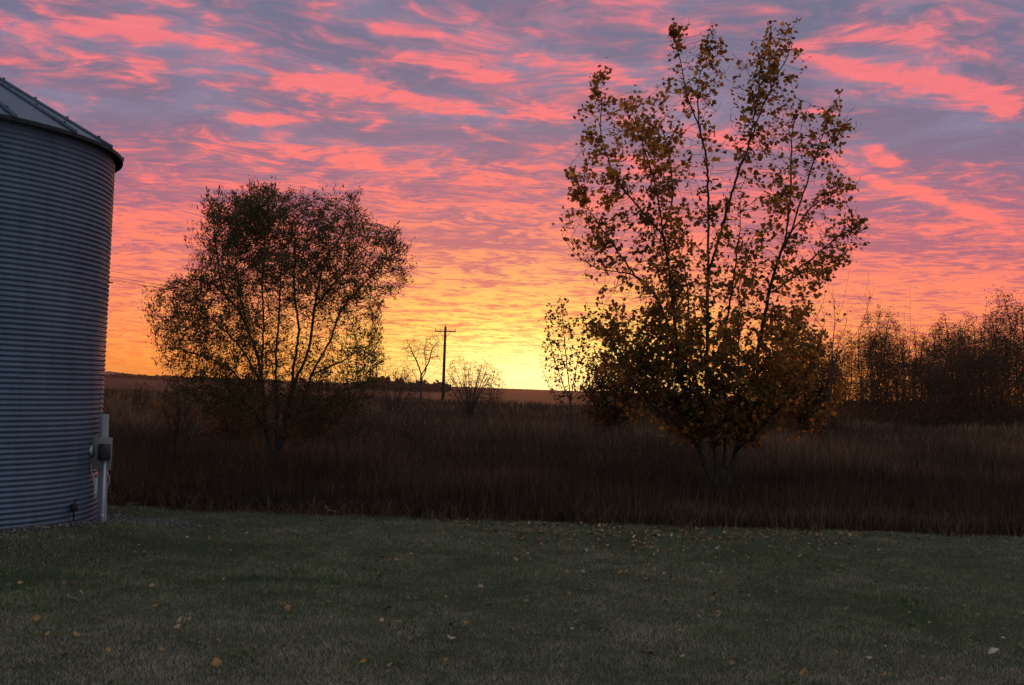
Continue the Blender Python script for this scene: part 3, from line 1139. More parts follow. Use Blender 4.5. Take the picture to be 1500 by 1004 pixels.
def crown_points(poly, Y, depth, n, rng, dens=None, shell=0.0):
    """Points through a crown whose elevation outline is poly (photo px at distance Y), rounded in depth."""
    poly = np.array(poly, dtype=float)
    W = np.array([at(px, py, Y)[:] for px, py in poly])
    P2 = W[:, [0, 2]]
    out = []
    lo, hi = P2.min(0), P2.max(0)
    total = 0
    while total < n:
        q = lo + (hi - lo) * rng.random((4 * n, 2))
        k = inside(P2, q[:, 0], q[:, 1])
        q = q[k]
        # half-width of the crown at this height
        zb = np.linspace(lo[1], hi[1], 60)
        hw, mid = [], []
        for zz in zb:
            xs = []
            j = len(P2) - 1
            for i in range(len(P2)):
                a, b = P2[i], P2[j]
                if (a[1] > zz) != (b[1] > zz):
                    xs.append(a[0] + (zz - a[1]) / (b[1] - a[1]) * (b[0] - a[0]))
                j = i
            hw.append((max(xs) - min(xs)) / 2 if xs else 0.05)
            mid.append((max(xs) + min(xs)) / 2 if xs else 0)
        h = np.interp(q[:, 1], zb, hw)
        m = np.interp(q[:, 1], zb, mid)
        t = np.clip((q[:, 0] - m) / (h + 1e-6), -1, 1)
        dmax = depth * h * np.sqrt(np.clip(1 - t * t * 0.85, 0.02, 1))
        dy = (rng.random(len(q)) * 2 - 1) * dmax
        # nearer and farther parts are drawn in toward the axis so the outline holds from other sides too
        P = np.stack([q[:, 0], Y + dy, q[:, 1]], -1)
        if dens is not None:
            P = P[rng.random(len(P)) < dens(P, h, t)]
        out.append(P)
        total += len(P)
    return np.concatenate(out)[:n]


def px_of(P):
    """Photo pixel of world points (used only to read the traced limb plan)."""
    inv = np.array(CM3.transposed())
    d = (P - np.array([0, 0, EYE])) @ inv.T
    return 750 - d[:, 0] / d[:, 2] * F, 502 + d[:, 1] / d[:, 2] * F


def bark(name, c1, c2):
    return noise_mat(name, c1, c2, 3.0, 0.9, 0.15, bump=0.5, stretch=(6, 6, 1.2))


build_lawn()
build_tall_grass()

M_BARK_D = bark('dark_bark', (0.035, 0.028, 0.024, 1), (0.075, 0.062, 0.052, 1))
M_BARK_P = bark('pale_bark', (0.10, 0.09, 0.08, 1), (0.21, 0.19, 0.17, 1))
M_COTTON = leaf_mat('cottonwood_leaves', [(0.0, (0.040, 0.042, 0.016)), (0.3, (0.13, 0.080, 0.022)), (0.6, (0.30, 0.125, 0.026)), (0.85, (0.46, 0.18, 0.03)), (1.0, (0.60, 0.31, 0.05))], 0.45)
M_WILLOW = leaf_mat('willow_leaves', [(0.0, (0.035, 0.040, 0.017)), (0.5, (0.09, 0.070, 0.028)), (0.85, (0.20, 0.12, 0.035)), (1.0, (0.30, 0.16, 0.04))], 0.5)
M_BRUSH = leaf_mat('brush_leaves', [(0.0, (0.028, 0.022, 0.012)), (0.5, (0.11, 0.052, 0.020)), (1.0, (0.30, 0.12, 0.03))], 0.5)


def tree(name, label, group, base, limbs, attr, step, di, dk, iters, tip, power, cap, mb_, ml, shape, leaf_n, leaf_size, leaf_r, seed,
         trunk_r=0.03, trop=0.15, jit=0.12, cat='tree', leaf_tint=None, leaf_keep=None, droop=0.3, spread=0.06, mt_trunk=None):
    rng = np.random.default_rng(seed)
    pos, par = grow(limbs, attr, step, di, dk, iters, rng, trop, jit)
    # straight young shoots at the branch ends
    has = np.zeros(len(pos), dtype=bool)
    has[par[1:]] = True
    ends = np.where(~has)[0]
    ends = ends[rng.random(len(ends)) < 0.75]
    P, Q = [pos], [par]
    n0 = len(pos)
    for e in ends:
        d = pos[e] - pos[par[e]]
        d = d / (np.linalg.norm(d) + 1e-9) + np.array([0, 0, 0.35 + trop]) + rng.normal(0, 0.22, 3)
        d = d / np.linalg.norm(d)
        k = int(rng.integers(1, 4))
        last = e
        c = pos[e]
        for q in range(k):
            c = c + d * step * 0.85 + rng.normal(0, step * 0.08, 3)
            P.append(c[None])
            Q.append(np.array([last]))
            last = n0
            n0 += 1
    pos, par = np.concatenate(P), np.concatenate(Q)
    r_, child = radii(par, tip, power, cap)
    root = empty(name, base)
    tag(root, label, cat, group)
    idx = np.arange(1, len(pos))
    big = idx[r_[idx] >= trunk_r]
    small = idx[r_[idx] < trunk_r]
    V, f = frustums(pos, par, r_, big, 0.012)
    if len(V):
        mesh_obj('trunk', V - np.array(base), [f], mt_trunk or mb_, root, smooth=True)
    Vt, ft = frustums(pos, par, r_, small, 0.012)
    if leaf_n > 0:
        cand = np.where((r_ < leaf_r) & (np.arange(len(pos)) > 0))[0]
        w = np.ones(len(cand))
        if leaf_keep is not None:
            w = leaf_keep(pos[cand], rng, child[cand])
        w = w / w.sum()
        pick = rng.choice(cand, leaf_n, p=w)
        t = rng.random(leaf_n)[:, None]
        P = pos[pick] * t + pos[par[pick]] * (1 - t) + rng.normal(0, spread, (leaf_n, 3))
        size = leaf_size * (0.45 + 0.6 * rng.random(leaf_n) + 0.55 * rng.random(leaf_n) ** 5)
        al = pos[pick] - pos[par[pick]]
        al = al / (np.linalg.norm(al, axis=1)[:, None] + 1e-9)
        Vl, fl, k = leaf_mesh(P, size, shape, rng, droop, al)
        cl = vnoise(P[:, 0] * 1.7 + 31, P[:, 2] * 1.7 + P[:, 1] * 1.1)
        tn = np.clip(0.45 + 0.6 * (cl - 0.5) + rng.normal(0, 0.24, leaf_n), 0, 1)
        if leaf_tint is not None:
            tn = np.clip(tn + leaf_tint(P), 0, 1)
        tn = np.repeat(tn, k)
    else:
        Vl, fl, tn = np.zeros((0, 3)), np.zeros((0, 3), int), np.zeros(0)
    V = np.concatenate([Vt, Vl]) - np.array(base)
    o = mesh_obj('crown', V, [ft, fl + len(Vt)], mb_, root, tint=np.concatenate([np.zeros(len(Vt)), tn]))
    o.data.materials.append(ml)
    mi = np.zeros(len(o.data.polygons), dtype=np.int32)
    mi[len(ft):] = 1
    o.data.polygons.foreach_set('material_index', mi)
    return root


def P3(lst, Y, dy=0.0, dy1=None):
    """Limb plan: photo points with a depth that drifts from dy to dy1 metres off the tree's own plane."""
    n = len(lst)
    dy1 = dy if dy1 is None else dy1
    return [at(px, py, Y + dy + (dy1 - dy) * (i / max(1, n - 1))) for i, (px, py) in enumerate(lst)]


# --- the big cottonwood
def cottonwood():
    Y = 21.0
    b = at(1054, 712, Y)
    z0 = gz(b.x, b.y)
    base = (b.x, b.y, z0)
    B = (b.x, b.y, z0 - 0.1)
    L = []
    L.append([B] + P3([(1052, 722), (1037, 690), (1022, 651), (1008, 600), (995, 540), (989, 480), (983, 420), (971, 339), (959, 267), (943, 219), (928, 165)], Y, 0, -0.3))
    L.append([B] + P3([(1062, 716), (1072, 680), (1082, 640), (1081, 580), (1082, 500), (1082, 430)], Y, 0, 0.9))
    L.append(P3([(1050, 712), (1046, 650), (1036, 580), (1036, 500), (1037, 418), (1038, 339), (1036, 243), (1025, 187), (1023, 120), (1038, 82), (1045, 50)], Y, 0, 0.2))
    L.append(P3([(1038, 400), (1060, 327), (1079, 259), (1095, 219), (1113, 167), (1131, 128), (1152, 84), (1160, 50)], Y, 0.1, -0.3))
    L.append(P3([(1095, 219), (1108, 150), (1113, 100), (1107, 62)], Y, -0.1, 0.4))
    L.append(P3([(1082, 640), (1100, 560), (1112, 505), (1122, 450), (1131, 410), (1148, 360), (1159, 339), (1171, 299), (1194, 231), (1209, 185), (1216, 165)], Y, 0.2, -0.5))
    L.append(P3([(1194, 231), (1222, 205), (1238, 178)], Y, -0.4, -0.5))
    L.append(P3([(1150, 355), (1158, 280), (1160, 199), (1168, 170)], Y, -0.2, 0.5))
    L.append(P3([(1159, 339), (1198, 295), (1225, 283), (1246, 272)], Y, -0.2, -0.9))
    L.append(P3([(1131, 410), (1170, 394), (1222, 351), (1250, 335)], Y, -0.1, -0.6))
    L.append(P3([(1128, 430), (1175, 400), (1215, 392), (1250, 372)], Y, -0.1, 0.7))
    L.append(P3([(983, 420), (972, 350), (955, 327), (907, 267), (880, 199), (882, 150), (873, 122)], Y, 0.2, -0.8))
    L.append(P3([(993, 540), (965, 440), (935, 410), (896, 355), (852, 291), (840, 259), (836, 240)], Y, 0.2, 0.9))
    L.append(P3([(985, 490), (958, 432), (926, 403), (880, 395), (845, 375), (824, 345)], Y, 0.0, -0.9))
    L.append(P3([(1025, 187), (1010, 150), (999, 104), (990, 60), (986, 44)], Y, 0.1, -0.3))
    L.append(P3([(1022, 651), (990, 620), (950, 590), (915, 540), (890, 500), (868, 468), (862, 455)], Y, -0.1, -1.2))
    L.append(P3([(1022, 651), (1000, 600), (960, 550), (930, 500), (905, 460)], Y, -0.1, 1.2))
    L.append(P3([(1030, 665), (990, 640), (950, 615), (915, 603)], Y, -0.2, -0.5))
    L.append(P3([(1070, 690), (1105, 678), (1153, 651), (1178, 628), (1203, 610), (1228, 584)], Y, 0.0, -0.4))
    L.append(P3([(1080, 660), (1120, 620), (1165, 570), (1195, 520), (1205, 480)], Y, 0.0, -0.9))
    L.append(P3([(1082, 600), (1130, 560), (1160, 500), (1180, 450)], Y, 0.3, 1.2))
    L.append(P3([(1050, 700), (1040, 620), (1020, 560), (1010, 500), (1008, 440), (1000, 380)], Y, 0.1, 1.1))
    L.append(P3([(1060, 690), (1062, 600), (1058, 520), (1070, 440), (1078, 380), (1085, 330)], Y, 0.1, -1.1))
    L.append(P3([(971, 339), (985, 290), (980, 230), (968, 180)], Y, 0.1, 0.8))
    poly = [(986, 38), (1003, 48), (1022, 62), (1043, 38), (1062, 52), (1062, 100), (1074, 110), (1082, 80), (1112, 52), (1138, 44), (1170, 42),
            (1174, 120), (1152, 175), (1185, 165), (1215, 158), (1242, 170), (1236, 215), (1230, 245), (1250, 265), (1246, 300), (1258, 332), (1252, 385),
            (1215, 410), (1192, 435), (1192, 480), (1198, 515), (1190, 555), (1168, 590), (1142, 618), (1108, 645), (1078, 680), (1036, 680),
            (1010, 648), (972, 618), (938, 592), (908, 555), (884, 510), (852, 474), (872, 452), (884, 420), (850, 390), (826, 350), (820, 318), (832, 280),
            (838, 238), (858, 250), (868, 215), (850, 178), (862, 118), (885, 118), (892, 165), (918, 148), (955, 150), (978, 130), (996, 140), (985, 105), (976, 60)]

    LP = np.array([p[:] for l in L for p in resample(smooth_poly(l), 0.12)])

    def limb_d(P):
        out = np.full(len(P), 1e9)
        for i in range(0, len(LP), 128):
            out = np.minimum(out, ((P[:, None, :] - LP[None, i:i + 128]) ** 2).sum(-1).min(1))
        return np.sqrt(out)

    def dens(P, h, t):
        z = P[:, 2]
        low = 0.8 - 0.8 * sst(z, 2.0, 5.0)
        return np.clip(low + 0.16 + 0.85 * np.exp(-(limb_d(P) / 0.36) ** 2), 0, 1)
    rng = np.random.default_rng(3)
    attr = crown_points(poly, Y, 0.75, 4600, rng, dens)

    def keep(P, rng, child):
        z = P[:, 2]
        low = 1 - sst(z, 1.5, 3.9)
        tuft = 0.12 + 2.6 * (vnoise(P[:, 0] * 3.6 + 5, P[:, 2] * 3.6 + P[:, 1] * 2.4) > 0.55)
        tuft = tuft * (0.25 + np.exp(-(limb_d(P) / 0.32) ** 2))
        x = P[:, 0] - b.x
        return (0.95 + 0.75 * low) * (tuft + low * 0.9) * (1 + 1.2 * (child == 0)) * (1.0 - 0.45 * sst(x, 0.8, 2.2) * sst(z, 3.8, 5)) * (z > 1.2)

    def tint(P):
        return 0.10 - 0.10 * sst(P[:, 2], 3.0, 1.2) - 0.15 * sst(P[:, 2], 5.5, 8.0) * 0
    tree('cottonwood_tree', 'tall spreading cottonwood with sparse orange brown autumn leaves at the lawn edge', None, base, L, attr, 0.10, 1.3, 0.125, 90,
         0.0034, 2.45, 0.105, M_BARK_D, M_COTTON, 'delta', 25500, 0.085, 0.0085, 7, trunk_r=0.016, cat='tree', leaf_keep=keep, leaf_tint=tint,
         droop=0.5, spread=0.055, mt_trunk=M_BARK_P_DIM, trop=0.25)


M_BARK_P_DIM = bark('grey_bark', (0.018, 0.016, 0.014, 1), (0.048, 0.042, 0.037, 1))
cottonwood()


# --- the willow
def willow():
    Y = 22.4
    b = at(400, 672, Y)
    z0 = gz(b.x, b.y)
    base = (b.x, b.y, z0)
    B = (b.x, b.y, z0 - 0.1)
    L = []
    L.append([B] + P3([(397, 672), (388, 610), (384, 565), (378, 527), (362, 480), (345, 448), (328, 428), (320, 390), (316, 356), (312, 320)], Y, 0, -0.4))
    L.append([B] + P3([(402, 668), (415, 620), (433, 560), (453, 510), (461, 450), (474, 390), (487, 365), (500, 347), (512, 315), (517, 294)], Y, 0, 0.3))
    L.append(P3([(395, 665), (386, 600), (384, 540), (386, 475), (384, 420), (388, 356), (392, 320), (390, 286)], Y, 0.1, 0.5))
    L.append(P3([(404, 660), (405, 600), (404, 527), (408, 480), (410, 441), (414, 356), (420, 300)], Y, 0.1, 1.1))
    L.append(P3([(408, 660), (425, 600), (430, 540), (438, 484), (434, 450), (431, 420), (433, 334), (450, 300)], Y, 0, -0.9))
    L.append(P3([(410, 655), (440, 600), (457, 548), (483, 501), (492, 475), (500, 454), (520, 430), (538, 411), (560, 390), (583, 366)], Y, 0, -0.5))
    L.append(P3([(461, 450), (485, 420), (520, 380), (550, 350)], Y, 0.2, 1.0))
    L.append(P3([(457, 548), (500, 530), (530, 510), (560, 501)], Y, -0.1, -0.4))
    L.append(P3([(384, 565), (365, 530), (346, 501), (318, 475), (286, 450), (255, 435), (234, 441)], Y, 0.0, 0.6))
    L.append(P3([(388, 600), (355, 560), (328, 535), (290, 520), (256, 510), (232, 515)], Y, 0.0, -0.7))
    L.append(P3([(345, 448), (310, 415), (285, 410), (268, 415)], Y, -0.2, -1.0))
    L.append(P3([(415, 620), (470, 590), (510, 570), (545, 560)], Y, 0.0, 0.8))
    L.append(P3([(388, 620), (340, 590), (300, 575), (262, 570)], Y, 0.0, 0.5))
    L.append(P3([(362, 480), (350, 420), (345, 360), (350, 310)], Y, 0.1, 1.2))
    L.append(P3([(395, 640), (370, 600), (345, 580), (325, 560)], Y, 0, -1.3))
    poly = [(390, 277), (408, 284), (430, 292), (452, 300), (470, 292), (500, 293), (517, 281), (526, 305), (545, 328), (578, 338), (590, 365), (597, 405),
            (582, 428), (566, 452), (556, 490), (562, 530), (555, 575), (530, 610), (480, 645), (430, 665), (385, 662), (340, 630), (290, 605), (250, 575),
            (240, 535), (226, 500), (220, 462), (238, 436), (264, 405), (284, 398), (288, 362), (298, 328), (306, 300), (330, 296), (358, 296), (374, 284)]

    def dens(P, h, t):
        edge = np.abs(t)
        px, py = px_of(P)
        hole = np.exp(-((px - 440) / 55) ** 2 - ((py - 500) / 60) ** 2) + 0.8 * np.exp(-((px - 520) / 40) ** 2 - ((py - 480) / 40) ** 2)
        return np.clip(1.0 - 0.55 * hole, 0.1, 1) * (1 - 0.6 * edge ** 4) * (0.35 + 0.9 * (vnoise(P[:, 0] * 1.9 + 3, P[:, 2] * 1.9 + P[:, 1] * 1.3) > 0.4))
    rng = np.random.default_rng(4)
    attr = crown_points(poly, Y, 0.8, 6500, rng, dens)

    def keep(P, rng, child):
        x, z = P[:, 0] - b.x, P[:, 2]
        core = np.exp(-((x + 0.55) / 0.55) ** 2 - ((z - 4.9) / 0.9) ** 2) * 2.4
        tuft = 0.45 + 1.2 * (vnoise(P[:, 0] * 1.9 + 15, P[:, 2] * 1.9 + P[:, 1] * 1.2) > 0.47)
        thin = np.exp(-((x - 0.75) / 0.8) ** 2 - ((z - 2.9) / 0.8) ** 2)
        return (0.5 + tuft + core) * (1 + 0.8 * (child == 0)) * (1 - 0.75 * thin) * (z > 0.9)
    tree('willow_tree', 'broad multi-stemmed willow with fine narrow leaves rising from the tall grass behind the grain bin', None, base, L, attr, 0.095, 1.2, 0.115, 90,
         0.0030, 2.55, 0.075, M_BARK_D, M_WILLOW, 'lance', 80000, 0.082, 0.008, 8, trunk_r=0.016, leaf_keep=keep, droop=-0.35, spread=0.05, trop=0.55)


willow()


# --- leafy sapling left of the cottonwood
def blob(px, py, Y, rx, rz, n, rng, dy=1.0, power=0.5):
    """Points in an ellipsoid round a photo pixel at distance Y; radii in photo px."""
    c = np.array(at(px, py, Y))
    s = Y / F
    v = rng.normal(0, 1, (n, 3))
    v /= np.linalg.norm(v, axis=1)[:, None]
    v *= rng.random(n)[:, None] ** power
    return c + v * np.array([rx * s, rx * s * dy, rz * s])


def root_at(px, Y, sink=0.1):
    """Foot on the ground below a photo column at distance Y."""
    p = at(px, 600, Y)
    x = p.x
    return (x, Y, gz(x, Y)), (x, Y, gz(x, Y) - sink)


def sapling_left():
    Y = 33.0
    base, B = root_at(836, Y)
    L = [[B] + P3([(836, 600), (833, 560), (829, 520), (825, 480), (821, 436)], Y),
         P3([(835, 590), (843, 545), (850, 510), (856, 480), (853, 465)], Y, 0, 0.4),
         P3([(834, 585), (820, 550), (808, 510), (800, 470)], Y, 0, -0.3),
         P3([(836, 600), (815, 590), (800, 555), (790, 520)], Y, 0, 0.5),
         P3([(834, 590), (860, 560), (870, 530)], Y, 0, -0.4)]
    rng = np.random.default_rng(51)
    poly = [(821, 430), (832, 445), (838, 470), (850, 460), (862, 470), (868, 500), (866, 560), (850, 590), (820, 590), (806, 570), (802, 540), (795, 510),
            (800, 480), (794, 462), (808, 448)]
    attr = crown_points(poly, Y, 0.8, 650, rng)
    tree('poplar_sapling', 'slender leafy sapling between the utility pole and the big cottonwood', None, base, L, attr, 0.09, 1.0, 0.12, 50,
         0.003, 2.4, 0.04, M_BARK_D, M_COTTON, 'delta', 1250, 0.075, 0.008, 52, trunk_r=0.014, droop=0.4, spread=0.04,
         leaf_tint=lambda P: -0.25 + 0 * P[:, 0])


sapling_left()


# --- bare whips right of the cottonwood
def whips():
    Y = 31.0
    base, B = root_at(1213, Y)
    L = [[B] + P3([(1213, 600), (1205, 560), (1189, 494), (1203, 450), (1213, 421), (1215, 402)], Y),
         [B] + P3([(1216, 600), (1219, 525), (1222, 484), (1229, 460), (1235, 445), (1240, 420), (1243, 401)], Y, 0, -0.3),
         P3([(1222, 480), (1222, 445), (1215, 427)], Y),
         P3([(1218, 540), (1235, 509), (1252, 492), (1261, 478), (1270, 455), (1274, 437), (1273, 420), (1272, 403)], Y, 0, 0.3),
         P3([(1205, 560), (1200, 500), (1208, 470), (1200, 440)], Y, 0, 0.5),
         P3([(1218, 530), (1230, 500), (1238, 480), (1241, 462)], Y, 0, -0.5),
         P3([(1274, 440), (1280, 425), (1279, 418)], Y, 0.3)]
    rng = np.random.default_rng(53)
    attr = np.concatenate([blob(1215, 470, Y, 30, 50, 90, rng), blob(1235, 530, Y, 30, 40, 160, rng), blob(1268, 450, Y, 10, 30, 40, rng)])
    tree('bare_sapling', 'almost leafless sapling of long upright whips right of the cottonwood', None, base, L, attr, 0.10, 0.6, 0.14, 20,
         0.0035, 2.2, 0.03, M_BARK_D, M_COTTON, 'delta', 60, 0.08, 0.006, 54, trunk_r=0.012, droop=0.4, trop=0.5, spread=0.03)


whips()


# --- bare trees and bushes round the pole
def bare_tree_by_pole():
    Y = 58.0
    base, B = root_at(617, Y)
    L = [[B] + P3([(616.5, 585), (616.5, 567), (616.5, 548), (611, 531), (603, 515), (598, 503)], Y),
         P3([(616.5, 550), (628, 531), (632, 514), (640, 503), (648, 494)], Y, 0, 0.5),
         P3([(616, 560), (624, 540), (622, 515), (624, 500)], Y, 0, -0.8),
         P3([(616, 575), (600, 560), (588, 551), (580, 545)], Y, 0, 0.5),
         P3([(617, 560), (636, 548), (648, 535)], Y, 0, 0.9)]
    rng = np.random.default_rng(55)
    attr = np.concatenate([blob(604, 512, Y, 20, 18, 420, rng, 1.0, .4), blob(636, 508, Y, 20, 20, 460, rng, 1.0, .4), blob(622, 522, Y, 30, 26, 420, rng), blob(592, 548, Y, 18, 12, 160, rng)])
    tree('bare_tree', 'small leafless forked tree in the field just left of the utility pole', None, base, L, attr, 0.10, 1.4, 0.11, 60,
         0.0045, 2.35, 0.05, M_BARK_D, M_BRUSH, 'oval', 60, 0.09, 0.012, 56, trunk_r=0.03, trop=0.2)


bare_tree_by_pole()


def bush(name, label, cat, group, px, Y, w_px, top_py, n_attr, leaf_n, seed, stems=9, leaf=0.07, ml=None, tip=0.006, squash=1.0, leafy_top=1.0, step=None, mat_b=None, dens_low=0.3, lean=0.0, shape='oval'):
    """Many-stemmed shrub: stems fan from one foot into a rounded crown whose top is at the photo row top_py."""
    rng = np.random.default_rng(seed)
    base, B = root_at(px, Y)
    s = Y / F
    top = at(px, top_py, Y).z
    H = max(0.5, top - base[2])
    W = w_px * s / 2
    step = step or max(0.07, H / 22)
    L = []
    for i in range(stems):
        a = 2 * math.pi * i / stems + rng.random()
        k = 0.25 + 0.6 * rng.random()
        e = Vector((B[0] + lean + math.cos(a) * W * k, B[1] + math.sin(a) * W * k * squash, base[2] + H * (0.55 + 0.38 * rng.random())))
        m = Vector(B).lerp(e, 0.45)
        m.x += (B[0] - m.x) * 0.35
        m.y += (B[1] - m.y) * 0.35
        L.append([Vector(B), m, e])
    v = rng.normal(0, 1, (n_attr, 3))
    v /= np.linalg.norm(v, axis=1)[:, None]
    v *= rng.random(n_attr)[:, None] ** 0.45
    lump = 1 + 0.28 * (vnoise(v[:, 0] * 2.3 + seed, v[:, 2] * 2.3 + v[:, 1]) - 0.5) * 2
    c = np.array([B[0] + lean, B[1], base[2] + H * 0.56])
    attr = c + v * lump[:, None] * np.array([W, W * squash, H * 0.46])
    attr = attr[attr[:, 2] > base[2] + 0.1]
    return tree(name, label, group, base, L, attr, step, H * 0.4, step * 1.15, 60, tip, 2.3, 0.05, mat_b or M_BARK_D, ml or M_BRUSH, shape, leaf_n, leaf,
                tip * 2.2, seed + 1, trunk_r=0.02, trop=0.25, cat=cat, spread=step * 0.5)


bush('bare_bush', 'round twiggy bare bush just right of the utility pole', 'bush', None, 688, 60.0, 94, 528, 2600, 1200, 61, 22, 0.08, tip=0.0048, step=0.11)
bush('bare_bush', 'thin low bare bush farthest right in the open gap by the pole', 'bush', None, 722, 56.0, 34, 534, 260, 60, 63, 7, 0.08, tip=0.005, step=0.11)
bush('bare_bush', 'low tangled bare bush left of the forked tree by the pole', 'bush', None, 578, 50.0, 90, 536, 1500, 900, 65, 16, 0.08, tip=0.0045, step=0.10)
bush('dark_bush', 'dense dark rounded bush behind the left side of the cottonwood', 'bush', None, 896, 44.0, 86, 520, 1400, 7000, 67, 14, 0.13, tip=0.008)
bush('dark_bush', 'dense dark bush behind the right side of the cottonwood', 'bush', None, 1178, 43.0, 92, 488, 1500, 9000, 69, 14, 0.13, tip=0.008)
bush('field_shrub', 'small dark shrub standing alone in the far grass beside the grain bin', 'shrub', None, 207, 46.0, 34, 563, 240, 700, 71, 7, 0.09)
bush('low_shrub', 'low leafy shrub under the left skirt of the willow', 'shrub', None, 262, 30.0, 70, 553, 420, 1700, 73, 9, 0.07)
bush('low_shrub', 'dark leafy shrub pressed against the left foot of the willow', 'shrub', None, 345, 27.5, 84, 556, 700, 3800, 75, 12, 0.075)
bush('low_shrub', 'dark leafy shrub behind the willow foot', 'shrub', None, 452, 29.0, 80, 562, 700, 3200, 77, 12, 0.075)
bush('bare_thicket', 'bare reddish thicket right of the willow foot', 'bush', None, 520, 25.5, 120, 572, 900, 1300, 79, 16, 0.045, tip=0.0035)
bush('bare_thicket', 'lower bare thicket ending in open grass below the utility pole', 'bush', None, 606, 26.5, 120, 586, 800, 1300, 81, 15, 0.045, tip=0.0035)
bush('leafy_sapling', 'thin upright leafy sapling at the right edge of the willow', 'sapling', None, 513, 27.0, 60, 462, 300, 750, 83, 5, 0.06, tip=0.0035, ml=M_WILLOW, shape='lance')


# --- the shelter belt on the right
def belt_tree(name, label, group, px, Y, top_py, w_px, seed, leaf_n, whip=False, leaf=0.135):
    rng = np.random.default_rng(seed)
    base, B = root_at(px, Y)
    top = at(px, top_py, Y).z
    H = top - base[2]
    W = w_px * Y / F / 2
    L = []
    ns = 1 if whip else 4
    for i in range(ns):
        a = 2 * math.pi * rng.random()
        k = 0.2 if i == 0 else 0.75
        e = Vector((B[0] + math.cos(a) * W * k, B[1] + math.sin(a) * W * k, base[2] + H * (1.0 if i == 0 else 0.6 + 0.35 * rng.random())))
        m = Vector(B).lerp(e, 0.35) + Vector(rng.normal(0, 0.16 if not whip else .04, 3).tolist())
        m2 = Vector(B).lerp(e, 0.7) + Vector(rng.normal(0, 0.2 if not whip else .06, 3).tolist())
        L.append([Vector(B), m, m2, e])
    n = 40 if whip else 1100
    t = rng.random(n)
    zz = base[2] + H * (0.10 + 0.88 * t)
    lump = 0.6 + 0.8 * vnoise(t * 5 + seed, t * 0 + 3)
    rr = W * lump * (0.45 + 0.75 * np.sin(np.clip(t * 1.0 + 0.12, 0, 1) * np.pi) ** 0.7) * np.sqrt(rng.random(n))
    th = rng.random(n) * 2 * np.pi
    attr = np.stack([B[0] + rr * np.cos(th), B[1] + rr * np.sin(th), zz], -1)

    def keep(P, rng, child):
        return (0.3 + 2.0 * (vnoise(P[:, 0] * 1.1 + seed, P[:, 2] * 1.1) > 0.45)) * (0.65 + 0.6 * sst(P[:, 2] - base[2], H * 1.0, H * 0.45))
    return tree(name, label, group, base, L, attr, 0.20, 2.0, 0.21, 50, 0.0065, 2.3, 0.045, M_BARK_D, M_BRUSH, 'oval', leaf_n, leaf, 0.03, seed + 1,
                trunk_r=0.028, trop=0.45, leaf_keep=keep, spread=0.14, droop=0.2)


BELT = 'young trees of the shelter belt'
BL = 'young thin-stemmed tree in the dusky shelter belt on the skyline'
protos = []
# (px, distance, top row, width px, leaves)
for k, (px, Y, tp, w, nl) in enumerate([(1283, 84, 452, 44, 2900), (1302, 88, 455, 54, 3200), (1335, 82, 478, 60, 3800), (1383, 80, 458, 60, 3400), (1421, 86, 461, 52, 3100),
                                        (1470, 78, 424, 74, 4000)]):
    protos.append((belt_tree('belt_tree', BL, BELT, px, Y, tp, w, 100 + 7 * k, nl), px, Y, tp))
protos[5][0]['label'] = 'tallest tree of the shelter belt at the edge of the picture'
del protos[5][0]['group']
w1 = belt_tree('bare_whip_tree', 'lone bare whip poking above the middle of the shelter belt', None, 1329, 80, 424, 10, 171, 0, whip=True)
w2 = belt_tree('bare_whip_tree', 'bare twiggy top above the shelter belt next to the leafless sapling', None, 1322, 84, 446, 12, 181, 20, whip=True)


def copy_tree(o, parent=None):
    c = o.copy()
    COL.objects.link(c)
    c.parent = parent
    for ch in o.children:
        d = ch.copy()
        COL.objects.link(d)
        d.parent = c
    return c


rb = random.Random(8)
spots = [(1212, 92, 505), (1226, 96, 488), (1240, 90, 482), (1258, 94, 474), (1270, 88, 462), (1292, 92, 480), (1312, 95, 474), (1322, 86, 492), (1345, 92, 486), (1356, 84, 494), (1366, 90, 480),
         (1374, 96, 470), (1392, 90, 472), (1402, 84, 482), (1411, 94, 476), (1430, 88, 480), (1440, 80, 470), (1448, 92, 462), (1457, 84, 452), (1488, 82, 440), (1498, 90, 450),
         (1214, 90, 500), (1348, 78, 502), (1395, 78, 496), (1437, 77, 492), (1465, 90, 462), (1515, 84, 446), (1535, 90, 452), (1480, 92, 468),
         (1369, 77, 505), (1418, 77, 500), (1204, 94, 520), (1190, 92, 540), (1288, 97, 470), (1405, 97, 468)]
for px, Y, tp in spots:
    src, ppx, pY, ptp = protos[rb.randrange(5)]
    c = copy_tree(src)
    c['label'] = BL
    c['group'] = BELT
    base, _ = root_at(px, Y)
    h0 = at(ppx, ptp, pY).z - src.location.z
    h1 = at(px, tp, Y).z - base[2]
    k = h1 / h0
    c.location = base
    c.rotation_euler = (0, 0, rb.random() * 6.28)
    c.scale = (k * (0.85 + 0.3 * rb.random()), k * (0.85 + 0.3 * rb.random()), k)


